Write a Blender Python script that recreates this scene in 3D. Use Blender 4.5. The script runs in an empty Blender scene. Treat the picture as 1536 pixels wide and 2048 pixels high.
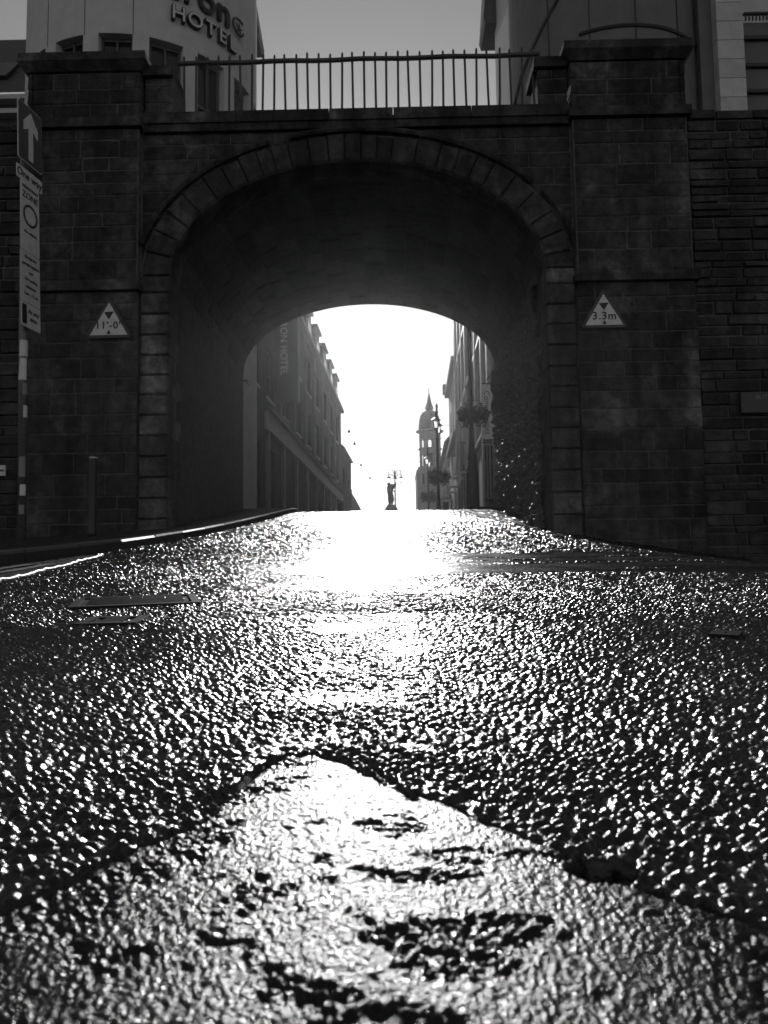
import bpy, math, random
import numpy as np
from mathutils import Vector, Matrix

R_ = math.radians
sc = bpy.context.scene
COL = sc.collection
random.seed(7)

# ------------------------------------------------------------------ camera
FPX = 1537.0
EYE = 0.20
cam_d = bpy.data.cameras.new('camera')
cam_d.sensor_fit = 'VERTICAL'; cam_d.sensor_height = 24.0
cam_d.lens = FPX / 2048 * 24.0
cam_d.clip_start = 0.02; cam_d.clip_end = 3000
cam_d.dof.use_dof = True; cam_d.dof.focus_distance = 2.0; cam_d.dof.aperture_fstop = 9.0
cam = bpy.data.objects.new('camera', cam_d); COL.objects.link(cam)
PITCH = math.atan(126 / FPX)
CM = Matrix.Rotation(R_(0.75), 4, 'Z') @ Matrix.Rotation(R_(90) + PITCH, 4, 'X') @ Matrix.Rotation(R_(-0.8), 4, 'Z')
CM.translation = (0, 0, EYE)
cam.matrix_world = CM
sc.camera = cam

# ------------------------------------------------------------------ sky, sun, exposure
SUN_EL, SUN_AZ = R_(18.9), R_(-2.1)          # azimuth from +Y, towards +X positive
w = bpy.data.worlds.new('World'); sc.world = w; w.use_nodes = True
nt = w.node_tree; nt.nodes.clear()
o_ = nt.nodes.new('ShaderNodeOutputWorld'); b_ = nt.nodes.new('ShaderNodeBackground')
s_ = nt.nodes.new('ShaderNodeTexSky'); s_.sky_type = 'NISHITA'; s_.sun_disc = False
s_.sun_elevation = SUN_EL; s_.sun_rotation = SUN_AZ
s_.air_density = 1.0; s_.dust_density = 0.2; s_.ozone_density = 1.0
bw = nt.nodes.new('ShaderNodeRGBToBW')
nt.links.new(s_.outputs[0], bw.inputs[0]); nt.links.new(bw.outputs[0], b_.inputs[0])
b_.inputs[1].default_value = 0.096
nt.links.new(b_.outputs[0], o_.inputs[0])
sl = bpy.data.lights.new('sun', 'SUN'); sl.energy = 2.7; sl.angle = R_(0.53); sl.color = (1, 1, 1)
so = bpy.data.objects.new('sun', sl); COL.objects.link(so)
sd = Vector((math.sin(SUN_AZ) * math.cos(SUN_EL), math.cos(SUN_AZ) * math.cos(SUN_EL), math.sin(SUN_EL)))
so.rotation_euler = sd.to_track_quat('Z', 'Y').to_euler(); so.location = (0, -5, 30)
sc.view_settings.view_transform = 'Standard'; sc.view_settings.look = 'None'
sc.view_settings.exposure = 0.0; sc.view_settings.gamma = 1.0; sc.view_settings.use_curve_mapping = False
cy = sc.cycles
cy.use_denoising = True; cy.max_bounces = 6; cy.diffuse_bounces = 3; cy.glossy_bounces = 3
cy.transmission_bounces = 4; cy.volume_bounces = 0; cy.caustics_reflective = False; cy.caustics_refractive = False
cy.sample_clamp_indirect = 4.0; cy.sample_clamp_direct = 0.0

HAZE_DENS, HAZE_G = 0.00026, 0.85

def P(px, py, Y):
    """point of the place seen at that spot of the photograph, on the vertical plane at depth Y"""
    d = CM.to_3x3() @ Vector(((px - 768) / FPX, -(py - 1024) / FPX, -1))
    return Vector((0, 0, EYE)) + d * (Y / d.y)

# ------------------------------------------------------------------ materials
def mat(name, val=0.2, rough=0.7, var=0.0, nscale=6.0, bump=0.0, bscale=30.0, objvar=0.0, spec=0.4, metal=0.0,
        stain=0.0, bdist=0.01, wave=None):
    m = bpy.data.materials.new(name); m.use_nodes = True
    t = m.node_tree; N = t.nodes; L = t.links
    p = N['Principled BSDF']
    p.inputs['Roughness'].default_value = rough
    p.inputs['Specular IOR Level'].default_value = spec
    p.inputs['Metallic'].default_value = metal
    p.inputs['Base Color'].default_value = (val, val, val, 1)
    g = N.new('ShaderNodeNewGeometry')
    cur = None
    def mul(a, lo, hi, f):
        mr = N.new('ShaderNodeMapRange'); mr.inputs[3].default_value = lo; mr.inputs[4].default_value = hi
        L.new(f, mr.inputs[0])
        mm = N.new('ShaderNodeMath'); mm.operation = 'MULTIPLY'
        if a is None: mm.inputs[0].default_value = val
        else: L.new(a, mm.inputs[0])
        L.new(mr.outputs[0], mm.inputs[1]); return mm.outputs[0]
    if var:
        n = N.new('ShaderNodeTexNoise'); n.inputs['Scale'].default_value = nscale; n.inputs['Detail'].default_value = 6
        n.inputs['Roughness'].default_value = .65
        L.new(g.outputs['Position'], n.inputs['Vector'])
        c = N.new('ShaderNodeMapRange'); c.inputs[1].default_value = .3; c.inputs[2].default_value = .7
        L.new(n.outputs[0], c.inputs[0])
        cur = mul(cur, 1 - var, 1 + var, c.outputs[0])
    if stain:
        n = N.new('ShaderNodeTexNoise'); n.inputs['Scale'].default_value = 1.1; n.inputs['Detail'].default_value = 8
        n.inputs['Roughness'].default_value = .7
        L.new(g.outputs['Position'], n.inputs['Vector'])
        c = N.new('ShaderNodeMapRange'); c.inputs[1].default_value = .52; c.inputs[2].default_value = .66
        L.new(n.outputs[0], c.inputs[0])
        cur = mul(cur, 1, 1 + stain, c.outputs[0])
    if stain > 1:
        mp = N.new('ShaderNodeMapping'); mp.inputs['Scale'].default_value = (3.5, 3.5, .35); L.new(g.outputs['Position'], mp.inputs[0])
        n = N.new('ShaderNodeTexNoise'); n.inputs['Scale'].default_value = 1.0; n.inputs['Detail'].default_value = 7; L.new(mp.outputs[0], n.inputs['Vector'])
        c = N.new('ShaderNodeMapRange'); c.inputs[1].default_value = .35; c.inputs[2].default_value = .68; L.new(n.outputs[0], c.inputs[0])
        cur = mul(cur, .55, 1.6, c.outputs[0])
    if objvar:
        oi = N.new('ShaderNodeObjectInfo')
        cur = mul(cur, 1 - objvar, 1 + objvar, oi.outputs['Random'])
    if cur is not None: L.new(cur, p.inputs['Base Color'])
    if bump:
        n = N.new('ShaderNodeTexNoise'); n.inputs['Scale'].default_value = bscale; n.inputs['Detail'].default_value = 5
        n.inputs['Roughness'].default_value = .62
        L.new(g.outputs['Position'], n.inputs['Vector'])
        b = N.new('ShaderNodeBump'); b.inputs['Strength'].default_value = bump; b.inputs['Distance'].default_value = bdist
        L.new(n.outputs[0], b.inputs['Height']); L.new(b.outputs[0], p.inputs['Normal'])
    return m

M = {}
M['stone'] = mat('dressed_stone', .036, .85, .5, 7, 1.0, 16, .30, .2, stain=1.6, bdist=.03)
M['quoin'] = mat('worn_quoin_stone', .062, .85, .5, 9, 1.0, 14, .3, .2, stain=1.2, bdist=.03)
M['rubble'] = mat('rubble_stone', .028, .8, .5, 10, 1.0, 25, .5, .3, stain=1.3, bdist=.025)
M['mortar'] = mat('lime_mortar', .105, .95, .4, 14, .8, 60, 0, .2)
M['lining'] = mat('passage_rubble', .07, .36, .5, 8, .9, 30, 0, .55, bdist=.02)
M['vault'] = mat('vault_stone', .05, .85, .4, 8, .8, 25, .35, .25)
M['iron'] = mat('painted_iron', .03, .4, .2, 20, .3, 60, 0, .5)
M['iron_lit'] = mat('lit_iron', .10, .32, .3, 20, .3, 60, 0, .5, metal=.6)  # lighter copy of the iron; light on the railing feet is in its colour
M['render'] = mat('pale_render', .50, .85, .10, 2.5, .15, 40, 0, .2)
M['render_dark'] = mat('grey_cladding', .14, .6, .15, 1.5, .1, 30, 0, .3)
M['cream'] = mat('pale_stone_pier', .50, .8, .12, 4, .2, 40, .12, .2)
M['brick'] = mat('dark_brick_wall', .07, .8, .25, 3, .4, 30, 0, .2)
M['ashlar'] = mat('street_ashlar', .26, .8, .2, 2, .3, 20, 0, .25)
M['trim'] = mat('painted_trim', .45, .6, .15, 5, .1, 30, 0, .3)
M['slate'] = mat('slate_roof', .06, .55, .3, 6, .5, 14, 0, .4)
M['glass'] = mat('window_glass', .02, .06, 0, 1, 0, 1, 0, .5)
M['frame'] = mat('window_frame', .08, .5, .1, 9, 0, 1, 0, .4)
M['white'] = mat('sign_white', .62, .5, .12, 12, 0, 1, 0, .4, stain=-.15)
M['black'] = mat('sign_black', .02, .5, 0, 1, 0, 1, 0, .4)
M['blue'] = mat('sign_blue', .07, .45, .15, 10, 0, 1, 0, .4)
M['red'] = mat('sign_red_border', .05, .5, .1, 10, 0, 1, 0, .4)
M['galv'] = mat('galvanised_pole', .13, .45, .3, 14, .2, 50, 0, .5, metal=.3)
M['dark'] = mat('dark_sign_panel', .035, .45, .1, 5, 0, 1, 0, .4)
M['grey'] = mat('grey_letter', .22, .5, .05, 5, 0, 1, 0, .3)
M['banner'] = mat('pale_banner', .42, .8, .08, 4, .1, 20, 0, .2)
M['leaf'] = mat('leaf', .07, .5, .4, 20, 0, 1, 0, .4)
M['bronze'] = mat('bronze', .05, .4, .3, 8, .2, 30, 0, .5)
M['granite'] = mat('granite', .20, .6, .25, 40, .4, 120, .2, .4)
M['kerb'] = mat('granite_kerb', .06, .62, .3, 50, .9, 90, .2, .0, bdist=.004)
M['flag'] = mat('paving', .05, .55, .5, 12, 1.0, 70, .25, .0, bdist=.012)
M['nose'] = mat('worn_kerb_nose', .07, .5, .3, 50, .9, 60, 0, .4, bdist=.004)
M['tar'] = mat('smooth_channel_tarmac', .035, .40, .3, 20, .5, 220, 0, .5, bdist=.003)
M['paint'] = mat('worn_road_paint', .28, .42, .4, 30, .5, 180, 0, .5, bdist=.003)
M['castiron'] = mat('cast_iron_cover', .02, .55, .3, 30, .6, 120, 0, .06, bdist=.003)
M['rubber'] = mat('bollard_plastic', .025, .4, .1, 9, 0, 1, 0, .4)
M['reflect'] = mat('reflective_band', .5, .4, 0, 1, 0, 1, 0, .5)

def cloth(name, val):
    m = mat(name, val, .8, .08, 4, .1, 20, 0, .2); t = m.node_tree; N = t.nodes
    tr = N.new('ShaderNodeBsdfTranslucent'); tr.inputs[0].default_value = (val, val, val, 1)
    mx = N.new('ShaderNodeMixShader'); mx.inputs[0].default_value = .5
    t.links.new(N['Principled BSDF'].outputs[0], mx.inputs[1]); t.links.new(tr.outputs[0], mx.inputs[2]); t.links.new(mx.outputs[0], N['Material Output'].inputs[0])
    return m
M['banner'] = cloth('pale_banner_cloth', .5)
M['leaf'] = cloth('translucent_leaf', .09)
def asphalt():
    m = bpy.data.materials.new('worn_asphalt'); m.use_nodes = True
    t = m.node_tree; N = t.nodes; L = t.links; p = N['Principled BSDF']
    g = N.new('ShaderNodeNewGeometry')
    n = N.new('ShaderNodeTexNoise'); n.inputs['Scale'].default_value = 90; n.inputs['Detail'].default_value = 4
    L.new(g.outputs['Position'], n.inputs['Vector'])
    mr = N.new('ShaderNodeMapRange'); mr.inputs[1].default_value = .3; mr.inputs[2].default_value = .7
    mr.inputs[3].default_value = .008; mr.inputs[4].default_value = .024
    L.new(n.outputs[0], mr.inputs[0]); L.new(mr.outputs[0], p.inputs['Base Color'])
    n2 = N.new('ShaderNodeTexNoise'); n2.inputs['Scale'].default_value = 3.2; n2.inputs['Detail'].default_value = 5
    L.new(g.outputs['Position'], n2.inputs['Vector'])
    mr2 = N.new('ShaderNodeMapRange'); mr2.inputs[1].default_value = .3; mr2.inputs[2].default_value = .7
    mr2.inputs[3].default_value = .17; mr2.inputs[4].default_value = .30
    L.new(n2.outputs[0], mr2.inputs[0]); L.new(mr2.outputs[0], p.inputs['Roughness'])
    p.inputs['Specular IOR Level'].default_value = .5
    # chippings that are finer than the mesh
    v = N.new('ShaderNodeTexVoronoi'); v.feature = 'F1'; v.inputs['Scale'].default_value = 95
    L.new(g.outputs['Position'], v.inputs['Vector'])
    mi = N.new('ShaderNodeMath'); mi.operation = 'MULTIPLY'; mi.inputs[1].default_value = -1
    L.new(v.outputs['Distance'], mi.inputs[0])
    b1 = N.new('ShaderNodeBump'); b1.inputs['Strength'].default_value = .35; b1.inputs['Distance'].default_value = .004
    L.new(mi.outputs[0], b1.inputs['Height'])
    n3 = N.new('ShaderNodeTexNoise'); n3.inputs['Scale'].default_value = 420; n3.inputs['Detail'].default_value = 3
    L.new(g.outputs['Position'], n3.inputs['Vector'])
    b2 = N.new('ShaderNodeBump'); b2.inputs['Strength'].default_value = .55; b2.inputs['Distance'].default_value = .0012
    L.new(n3.outputs[0], b2.inputs['Height']); L.new(b1.outputs[0], b2.inputs['Normal'])
    L.new(b2.outputs[0], p.inputs['Normal'])
    return m
M['asphalt'] = asphalt()
def fine_tarmac():
    m = mat('fine_reinstated_tarmac', .012, .20, .4, 60, 0, 1, 0, .25); t = m.node_tree; N = t.nodes; L = t.links
    g = N.new('ShaderNodeNewGeometry'); prev = None
    for sc_, st_, ds_ in ((260, .6, .0022), (640, .6, .0011), (1500, .35, .0004)):
        n = N.new('ShaderNodeTexNoise'); n.inputs['Scale'].default_value = sc_; n.inputs['Detail'].default_value = 3
        L.new(g.outputs['Position'], n.inputs['Vector'])
        b = N.new('ShaderNodeBump'); b.inputs['Strength'].default_value = st_; b.inputs['Distance'].default_value = ds_
        L.new(n.outputs[0], b.inputs['Height'])
        if prev: L.new(prev, b.inputs['Normal'])
        prev = b.outputs[0]
    L.new(prev, N['Principled BSDF'].inputs['Normal']); return m
M['finetar'] = fine_tarmac()

# ------------------------------------------------------------------ object helpers
WL = {}
def tag(o, label=None, cat=None, group=None, kind=None):
    if label: o['label'] = label
    if cat: o['category'] = cat
    if group: o['group'] = group
    if kind: o['kind'] = kind
    return o
def thing(name, loc, label, cat, group=None):
    o = bpy.data.objects.new(name, None); COL.objects.link(o)
    o.empty_display_size = .2
    o.location = loc; WL[o] = Vector(loc)
    return tag(o, label, cat, group)
def place(name, mesh, parent=None, loc=(0, 0, 0), rot=None, scale=None):
    """link a mesh object with its world location; children keep their place under the parent"""
    o = bpy.data.objects.new(name, mesh); COL.objects.link(o)
    wl = Vector(loc); WL[o] = wl
    if parent is not None:
        o.parent = parent; o.location = wl - WL[parent]
    else: o.location = wl
    if rot is not None: o.rotation_euler = rot
    if scale is not None: o.scale = scale
    return o

class MB:
    def __init__(s): s.v = []; s.f = []
    def quad(s, a, b, c, d):
        i = len(s.v); s.v += [tuple(a), tuple(b), tuple(c), tuple(d)]; s.f.append((i, i+1, i+2, i+3)); return s
    def poly(s, pts):
        i = len(s.v); s.v += [tuple(p) for p in pts]; s.f.append(tuple(range(i, i+len(pts)))); return s
    def hexa(s, p):
        i = len(s.v); s.v += [tuple(q) for q in p]
        for f in ((0,3,2,1),(4,5,6,7),(0,1,5,4),(1,2,6,5),(2,3,7,6),(3,0,4,7)): s.f.append(tuple(i+k for k in f))
        return s
    def box(s, x0, x1, y0, y1, z0, z1):
        return s.hexa([(x0,y0,z0),(x1,y0,z0),(x1,y1,z0),(x0,y1,z0),(x0,y0,z1),(x1,y0,z1),(x1,y1,z1),(x0,y1,z1)])
    def obox(s, O, U, Nn, u0, u1, n0, n1, z0, z1):
        def q(u, n, z): return (O[0]+U[0]*u+Nn[0]*n, O[1]+U[1]*u+Nn[1]*n, z)
        return s.hexa([q(u0,n0,z0),q(u1,n0,z0),q(u1,n1,z0),q(u0,n1,z0),q(u0,n0,z1),q(u1,n0,z1),q(u1,n1,z1),q(u0,n1,z1)])
    def prism(s, pts, off):
        """polygon pts (3D) extruded by vector off"""
        n = len(pts); i = len(s.v); off = Vector(off)
        s.v += [tuple(p) for p in pts] + [tuple(Vector(p)+off) for p in pts]
        s.f.append(tuple(range(i, i+n))); s.f.append(tuple(range(i+2*n-1, i+n-1, -1)))
        for k in range(n): s.f.append((i+k, i+n+k, i+n+(k+1) % n, i+(k+1) % n))
        return s
    def tube(s, pts, r, n=8, cap=True):
        pts = [Vector(p) for p in pts]; m = len(pts)
        rr = r if hasattr(r, '__len__') else [r]*m
        i0 = len(s.v); up = None
        for k, p in enumerate(pts):
            t = (pts[min(k+1, m-1)] - pts[max(k-1, 0)]).normalized()
            if up is None: up = Vector((0, 0, 1)) if abs(t.z) < .9 else Vector((0, 1, 0))
            a = t.cross(up).normalized(); b = a.cross(t).normalized(); up = b
            for j in range(n):
                th = 2*math.pi*j/n
                s.v.append(tuple(p + a*(math.cos(th)*rr[k]) + b*(math.sin(th)*rr[k])))
        for k in range(m-1):
            for j in range(n):
                a = i0+k*n+j; b = i0+k*n+(j+1) % n
                s.f.append((a, b, b+n, a+n))
        if cap:
            s.f.append(tuple(range(i0+n-1, i0-1, -1))); s.f.append(tuple(range(i0+(m-1)*n, i0+m*n)))
        return s
    def lathe(s, c, prof, n=14, a0=0.0):
        i0 = len(s.v); m = len(prof)
        for r, z in prof:
            for j in range(n):
                th = a0+2*math.pi*j/n; s.v.append((c[0]+r*math.cos(th), c[1]+r*math.sin(th), c[2]+z))
        for k in range(m-1):
            for j in range(n):
                a = i0+k*n+j; b = i0+k*n+(j+1) % n; s.f.append((a, b, b+n, a+n))
        s.f.append(tuple(range(i0+n-1, i0-1, -1))); s.f.append(tuple(range(i0+(m-1)*n, i0+m*n)))
        return s
    def mesh(s, name, m, smooth=False):
        me = bpy.data.meshes.new(name); me.from_pydata(s.v, [], s.f); me.materials.append(M[m] if isinstance(m, str) else m)
        me.validate(); me.update()
        if smooth: me.polygons.foreach_set('use_smooth', [True]*len(me.polygons))
        return me
    def build(s, name, m, parent=None, smooth=False):
        """mesh coordinates are world coordinates; the origin goes to the bottom of the piece"""
        a = np.array(s.v, float); c = Vector(((a[:,0].min()+a[:,0].max())/2, (a[:,1].min()+a[:,1].max())/2, a[:,2].min()))
        s.v = [tuple(Vector(p)-c) for p in s.v]
        return place(name, s.mesh(name, m, smooth), parent, c)

def sstep(a, b, x):
    t = np.clip((x-a)/(b-a), 0, 1); return t*t*(3-2*t)

# ------------------------------------------------------------------ numpy noise
def hash2(ix, iy, seed):
    h = (ix.astype(np.int64)*374761393 + iy.astype(np.int64)*668265263 + seed*974634751) & 0xFFFFFFFF
    h = ((h ^ (h >> 13)) * 1274126177) & 0xFFFFFFFF
    h = ((h ^ (h >> 16)) * 2246822519) & 0xFFFFFFFF
    return ((h ^ (h >> 15)) & 0xFFFFFF) / float(0x1000000)
def vnoise(x, y, seed):
    ix = np.floor(x); iy = np.floor(y); fx = x-ix; fy = y-iy
    fx = fx*fx*(3-2*fx); fy = fy*fy*(3-2*fy)
    a = hash2(ix, iy, seed); b = hash2(ix+1, iy, seed); c = hash2(ix, iy+1, seed); d = hash2(ix+1, iy+1, seed)
    return (a*(1-fx)+b*fx)*(1-fy)+(c*(1-fx)+d*fx)*fy
def fbm(x, y, seed, o=4):
    s = 0; a = .5
    for k in range(o): s = s + a*vnoise(x*2**k, y*2**k, seed+k*17); a *= .5
    return s
def chips(x, y, cell, seed, k=1.5):
    """rounded stones: highest of the nine nearest jittered domes"""
    X = x/cell; Y = y/cell; ix = np.floor(X); iy = np.floor(Y)
    best = np.full(X.shape, -1.0)
    for dx in (-1, 0, 1):
        for dy in (-1, 0, 1):
            jx = ix+dx; jy = iy+dy
            cx = jx+.15+.7*hash2(jx, jy, seed); cy_ = jy+.15+.7*hash2(jx, jy, seed+1)
            a = .25+.75*hash2(jx, jy, seed+2); e = .7+.6*hash2(jx, jy, seed+3)
            d2 = ((X-cx)*e)**2+((Y-cy_)/e)**2
            best = np.maximum(best, a - k*d2)
    return np.maximum(best, 0)

# ------------------------------------------------------------------ the ground
Y1, Y2, XC, HW, ZS, RISE = 10.2, 15.4, -0.46, 2.58, 4.34, 1.58     # the passage of the gate
XR, XL = XC+HW, XC-HW
def prof(y):
    y = np.asarray(y, float)
    a = .0412*y+.00365*y*y
    t = np.clip(y-14, 0, 4); b = 1.2922+.1434*t-.012925*t*t + .04*np.clip(y-18, 0, 77)
    return np.where(y < 0, np.maximum(.0412*y, -1.6), np.where(y < 14, a, b))
def groundz(x, y):
    x = np.asarray(x, float); y = np.asarray(y, float)
    f = sstep(2, 8, y)*(1-sstep(10.4, 12, y))
    return prof(y) - f*.16*np.clip(x-1.7, 0, 5) - f*.05*np.clip(-2.3-x, 0, 6)
def gz(x, y): return float(groundz(x, y))
def G(px, py):
    """where the sight line through that spot meets the road"""
    lo, hi = .05, 16.0
    for _ in range(60):
        m = (lo+hi)/2; p = P(px, py, m)
        if p.z > gz(p.x, p.y): lo = m
        else: hi = m
    return P(px, py, lo)

patch_pts = [G(*q) for q in ((-60,1850),(0,1832),(110,1775),(200,1728),(300,1688),(385,1648),(430,1622),(470,1582),(520,1540),(560,1516),(620,1512),(690,1530),
             (760,1562),(820,1590),(890,1610),(960,1640),(1060,1682),(1150,1715),(1230,1752),(1330,1792),(1440,1832),(1600,1880))]
# the reinstated trench runs on towards the camera and past it
patch_poly = [(-1.6, patch_pts[0].y-.25)] + [(p.x, p.y) for p in patch_pts] + [(1.7, patch_pts[-1].y-.25), (1.7, -1.5), (-1.6, -1.5)]
def seg_dist(x, y, a, b):
    ax, ay = a; bx, by = b; dx, dy = bx-ax, by-ay
    t = np.clip(((x-ax)*dx+(y-ay)*dy)/(dx*dx+dy*dy), 0, 1)
    return np.hypot(x-ax-t*dx, y-ay-t*dy)
def inside(x, y, poly):
    r = np.zeros(x.shape, bool); n = len(poly); j = n-1
    for i in range(n):
        xi, yi = poly[i]; xj, yj = poly[j]
        if yi != yj:
            c = ((yi > y) != (yj > y)) & (x < (xj-xi)*(y-yi)/(yj-yi)+xi); r ^= c
        j = i
    return r
hole = G(1205, 1745)
cracks = [[G(*q) for q in c] for c in (
    [(545,1520),(440,1600),(330,1640)], [(690,1500),(760,1545),(830,1600)],
    [(1150,1715),(1215,1690),(1260,1680)], [(640,1062),(760,1061),(900,1061),(1020,1062),(1090,1063)],
    [(590,1150),(680,1154),(745,1150)])]
cover_c = [((145, 1208), (395, 1197)), ((160, 1246), (292, 1243))]

def micro(x, y, r):
    """relief of the chippings, the smooth reinstatement, the joints, in metres"""
    h = np.zeros(x.shape)
    wx = x+.012*(fbm(x*14, y*14, 5, 2)-.5); wy = y+.012*(fbm(x*14, y*14, 9, 2)-.5)
    big = chips(wx, wy, .0105, 11, 2.3)
    mid = chips(wx, wy, .0052, 31, 1.8)
    coarse = .0056*big + .0010*mid
    for ya, yb, amp_, cell_, sd_, kk in ((1.5, 1.9, .0082, .0135, 101, 2.0), (3.0, 3.6, .0120, .0185, 111, 1.8), (6.0, 7.0, .0200, .034, 121, 1.7)):
        g = sstep(ya, yb, y+.5*(fbm(x*2, y*2, 151, 3)-.5)); m_ = g > 0
        if m_.any(): coarse[m_] = coarse[m_]*np.sqrt(1-g[m_])+np.sqrt(g[m_])*amp_*chips(wx[m_], wy[m_], cell_, sd_, kk)
    lose = sstep(.60, .72, fbm(x*9, y*9, 77, 3)+.12*vnoise(x*40, y*40, 3))
    coarse = coarse*(1-.5*lose)
    # wheel-polished strip up the middle: flatter, closer stones
    pol = np.exp(-((x+.02)/.23)**2)*sstep(.6, 1.1, y)*(1-sstep(1.6, 2.6, y))*.35
    coarse = coarse*(1-pol)+.0034*np.minimum(big, .6)*pol
    wc = np.exp(-((x+.15)/.65)**2)*sstep(1.3, 3.4, y)*.60
    coarse = coarse*(1-wc)
    # later patch further up, nearly smooth
    q = np.hypot((x-1.15-.9*(fbm(x*1.5, y*1.5, 41, 2)-.5))/1.9, (y-4.5-.15*np.sin(x*2))/1.15)
    far = (1-sstep(.85, 1.02, q))*sstep(.36, .50, fbm(x*1.2, y*6.5, 43, 4)+.12)
    coarse = coarse*(1-.86*far)
    ex, ey = x+.020*(fbm(x*28, y*28, 141, 4)-.47), y+.016*(fbm(x*28+7, y*28, 143, 4)-.47)
    ins = inside(ex, ey, patch_poly)
    dist = np.full(x.shape, 9.0)
    near = r < 2.2
    for a, b in zip(patch_poly[:-4], patch_poly[1:-3]):
        dist[near] = np.minimum(dist[near], seg_dist(ex[near], ey[near], a, b))
    fine = .0011*chips(wx, wy, .0040, 51, 1.9)+.0010*(fbm(x*55, y*55, 61, 3)-.45)
    clus = sstep(.42, .62, fbm(x*5+3, y*5, 67, 3))*sstep(.62, .54, y)
    worn = sstep(.50, .57, fbm(x*22, y*34, 65, 5)+.18*(vnoise(x*120, y*120, 5)-.5)+.10*(clus-.75)+.07*np.exp(-((x+.01)/.10)**2)*sstep(.60, .50, y))
    fine = fine-worn*(.0024-.0034*chips(wx, wy, .0065, 71, 1.9))
    h = np.where(ins, fine+.0012, coarse)
    wob = .006*(fbm(x*25, y*25, 83, 3)-.5)
    h -= .0060*np.exp(-(np.maximum(dist+wob*.7, 0)/.0030)**2)*(.35+.9*vnoise(x*7, y*7, 21))
    h -= .026*(1-sstep(.011, .022, np.hypot((x-hole.x)*1.0, (y-hole.y)*1.25)+.012*(fbm(x*30, y*30, 91, 2)-.5)))
    for c in cracks:
        for a, b in zip(c[:-1], c[1:]):
            d0 = max(a.y, .3)
            box = (x > min(a.x, b.x)-.1) & (x < max(a.x, b.x)+.1) & (y > min(a.y, b.y)-.1) & (y < max(a.y, b.y)+.1)
            if box.any():
                xs, ys = x[box], y[box]
                d = seg_dist(xs, ys, (a.x, a.y), (b.x, b.y))+.010*(fbm(xs*30, ys*30, 87, 2)-.45)
                wd = .0035 if d0 < 3 else .03
                h[box] -= (.005 if d0 < 3 else .012)*np.exp(-(d/wd)**2)
    h += .010*(fbm(x*2.3, y*2.3, 97, 3)-.45)*sstep(.2, 1, r)
    return h

def make_road():
    rs = [.14]
    while rs[-1] < 700:
        r = rs[-1]
        if r < .75: st = .0019
        elif r < 4.0: st = .0034+.0004*(r-.75)
        elif r < 7: st = .006+.0015*(r-4)
        elif r < 12: st = .011+.004*(r-7)
        elif r < 25: st = .06
        else: st = r*.06
        rs.append(r+st)
    rs = np.array(rs)
    dense = np.radians(np.linspace(-33, 32, 560)-.75)
    lo = np.radians(np.linspace(-180, -34.5, 20)); hi = np.radians(np.linspace(32.5, 179, 20))
    th = np.concatenate([lo, dense, hi]); nth = len(th); nr = len(rs)
    RR, TT = np.meshgrid(rs, th, indexing='ij')
    x = (RR*np.sin(TT)).ravel(); y = (RR*np.cos(TT)).ravel(); r = RR.ravel()
    z = groundz(x, y)
    sel = r < 22
    fade = 1-sstep(9, 20, r[sel])*.7
    zz = micro(x[sel], y[sel], r[sel])*fade
    z[sel] += zz
    z[~sel] -= .001
    co = np.empty((nr*nth+1, 3)); co[:-1, 0] = x; co[:-1, 1] = y; co[:-1, 2] = z; co[-1] = (0, 0, .002)
    i = np.arange(nr-1)[:, None]*nth; j = np.arange(nth)[None, :]; j2 = (j+1) % nth
    q = np.stack([i+j, i+nth+j, i+nth+j2, i+j2], -1).reshape(-1, 4)[:, ::-1]
    hub = np.stack([np.full(nth, nr*nth), np.arange(nth), (np.arange(nth)+1) % nth], -1)[:, ::-1]
    me = bpy.data.meshes.new('road')
    nq, nh = len(q), len(hub)
    me.vertices.add(len(co)); me.vertices.foreach_set('co', co.ravel())
    me.loops.add(nq*4+nh*3); me.loops.foreach_set('vertex_index', np.concatenate([q.ravel(), hub.ravel()]).astype(np.int32))
    me.polygons.add(nq+nh)
    me.polygons.foreach_set('loop_start', np.concatenate([np.arange(nq)*4, nq*4+np.arange(nh)*3]).astype(np.int32))
    me.polygons.foreach_set('loop_total', np.concatenate([np.full(nq, 4), np.full(nh, 3)]).astype(np.int32))
    sm = np.repeat(rs[:-1] < 2.0, nth)
    me.polygons.foreach_set('use_smooth', np.concatenate([sm, np.ones(nh, bool)]))
    ex, ey = x+.020*(fbm(x*28, y*28, 141, 4)-.47), y+.016*(fbm(x*28+7, y*28, 143, 4)-.47)
    pin = inside(ex, ey, patch_poly).reshape(nr, nth)[:-1].ravel() & (np.repeat(rs[:-1], nth) < 2.2)
    me.polygons.foreach_set('material_index', np.concatenate([pin.astype(np.int32), np.ones(nh, np.int32)]))
    me.update(calc_edges=True); me.materials.append(M['asphalt']); me.materials.append(M['finetar'])
    return tag(place('road', me), 'wet-looking worn asphalt road rising to the gate', kind='structure')
make_road()

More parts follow.
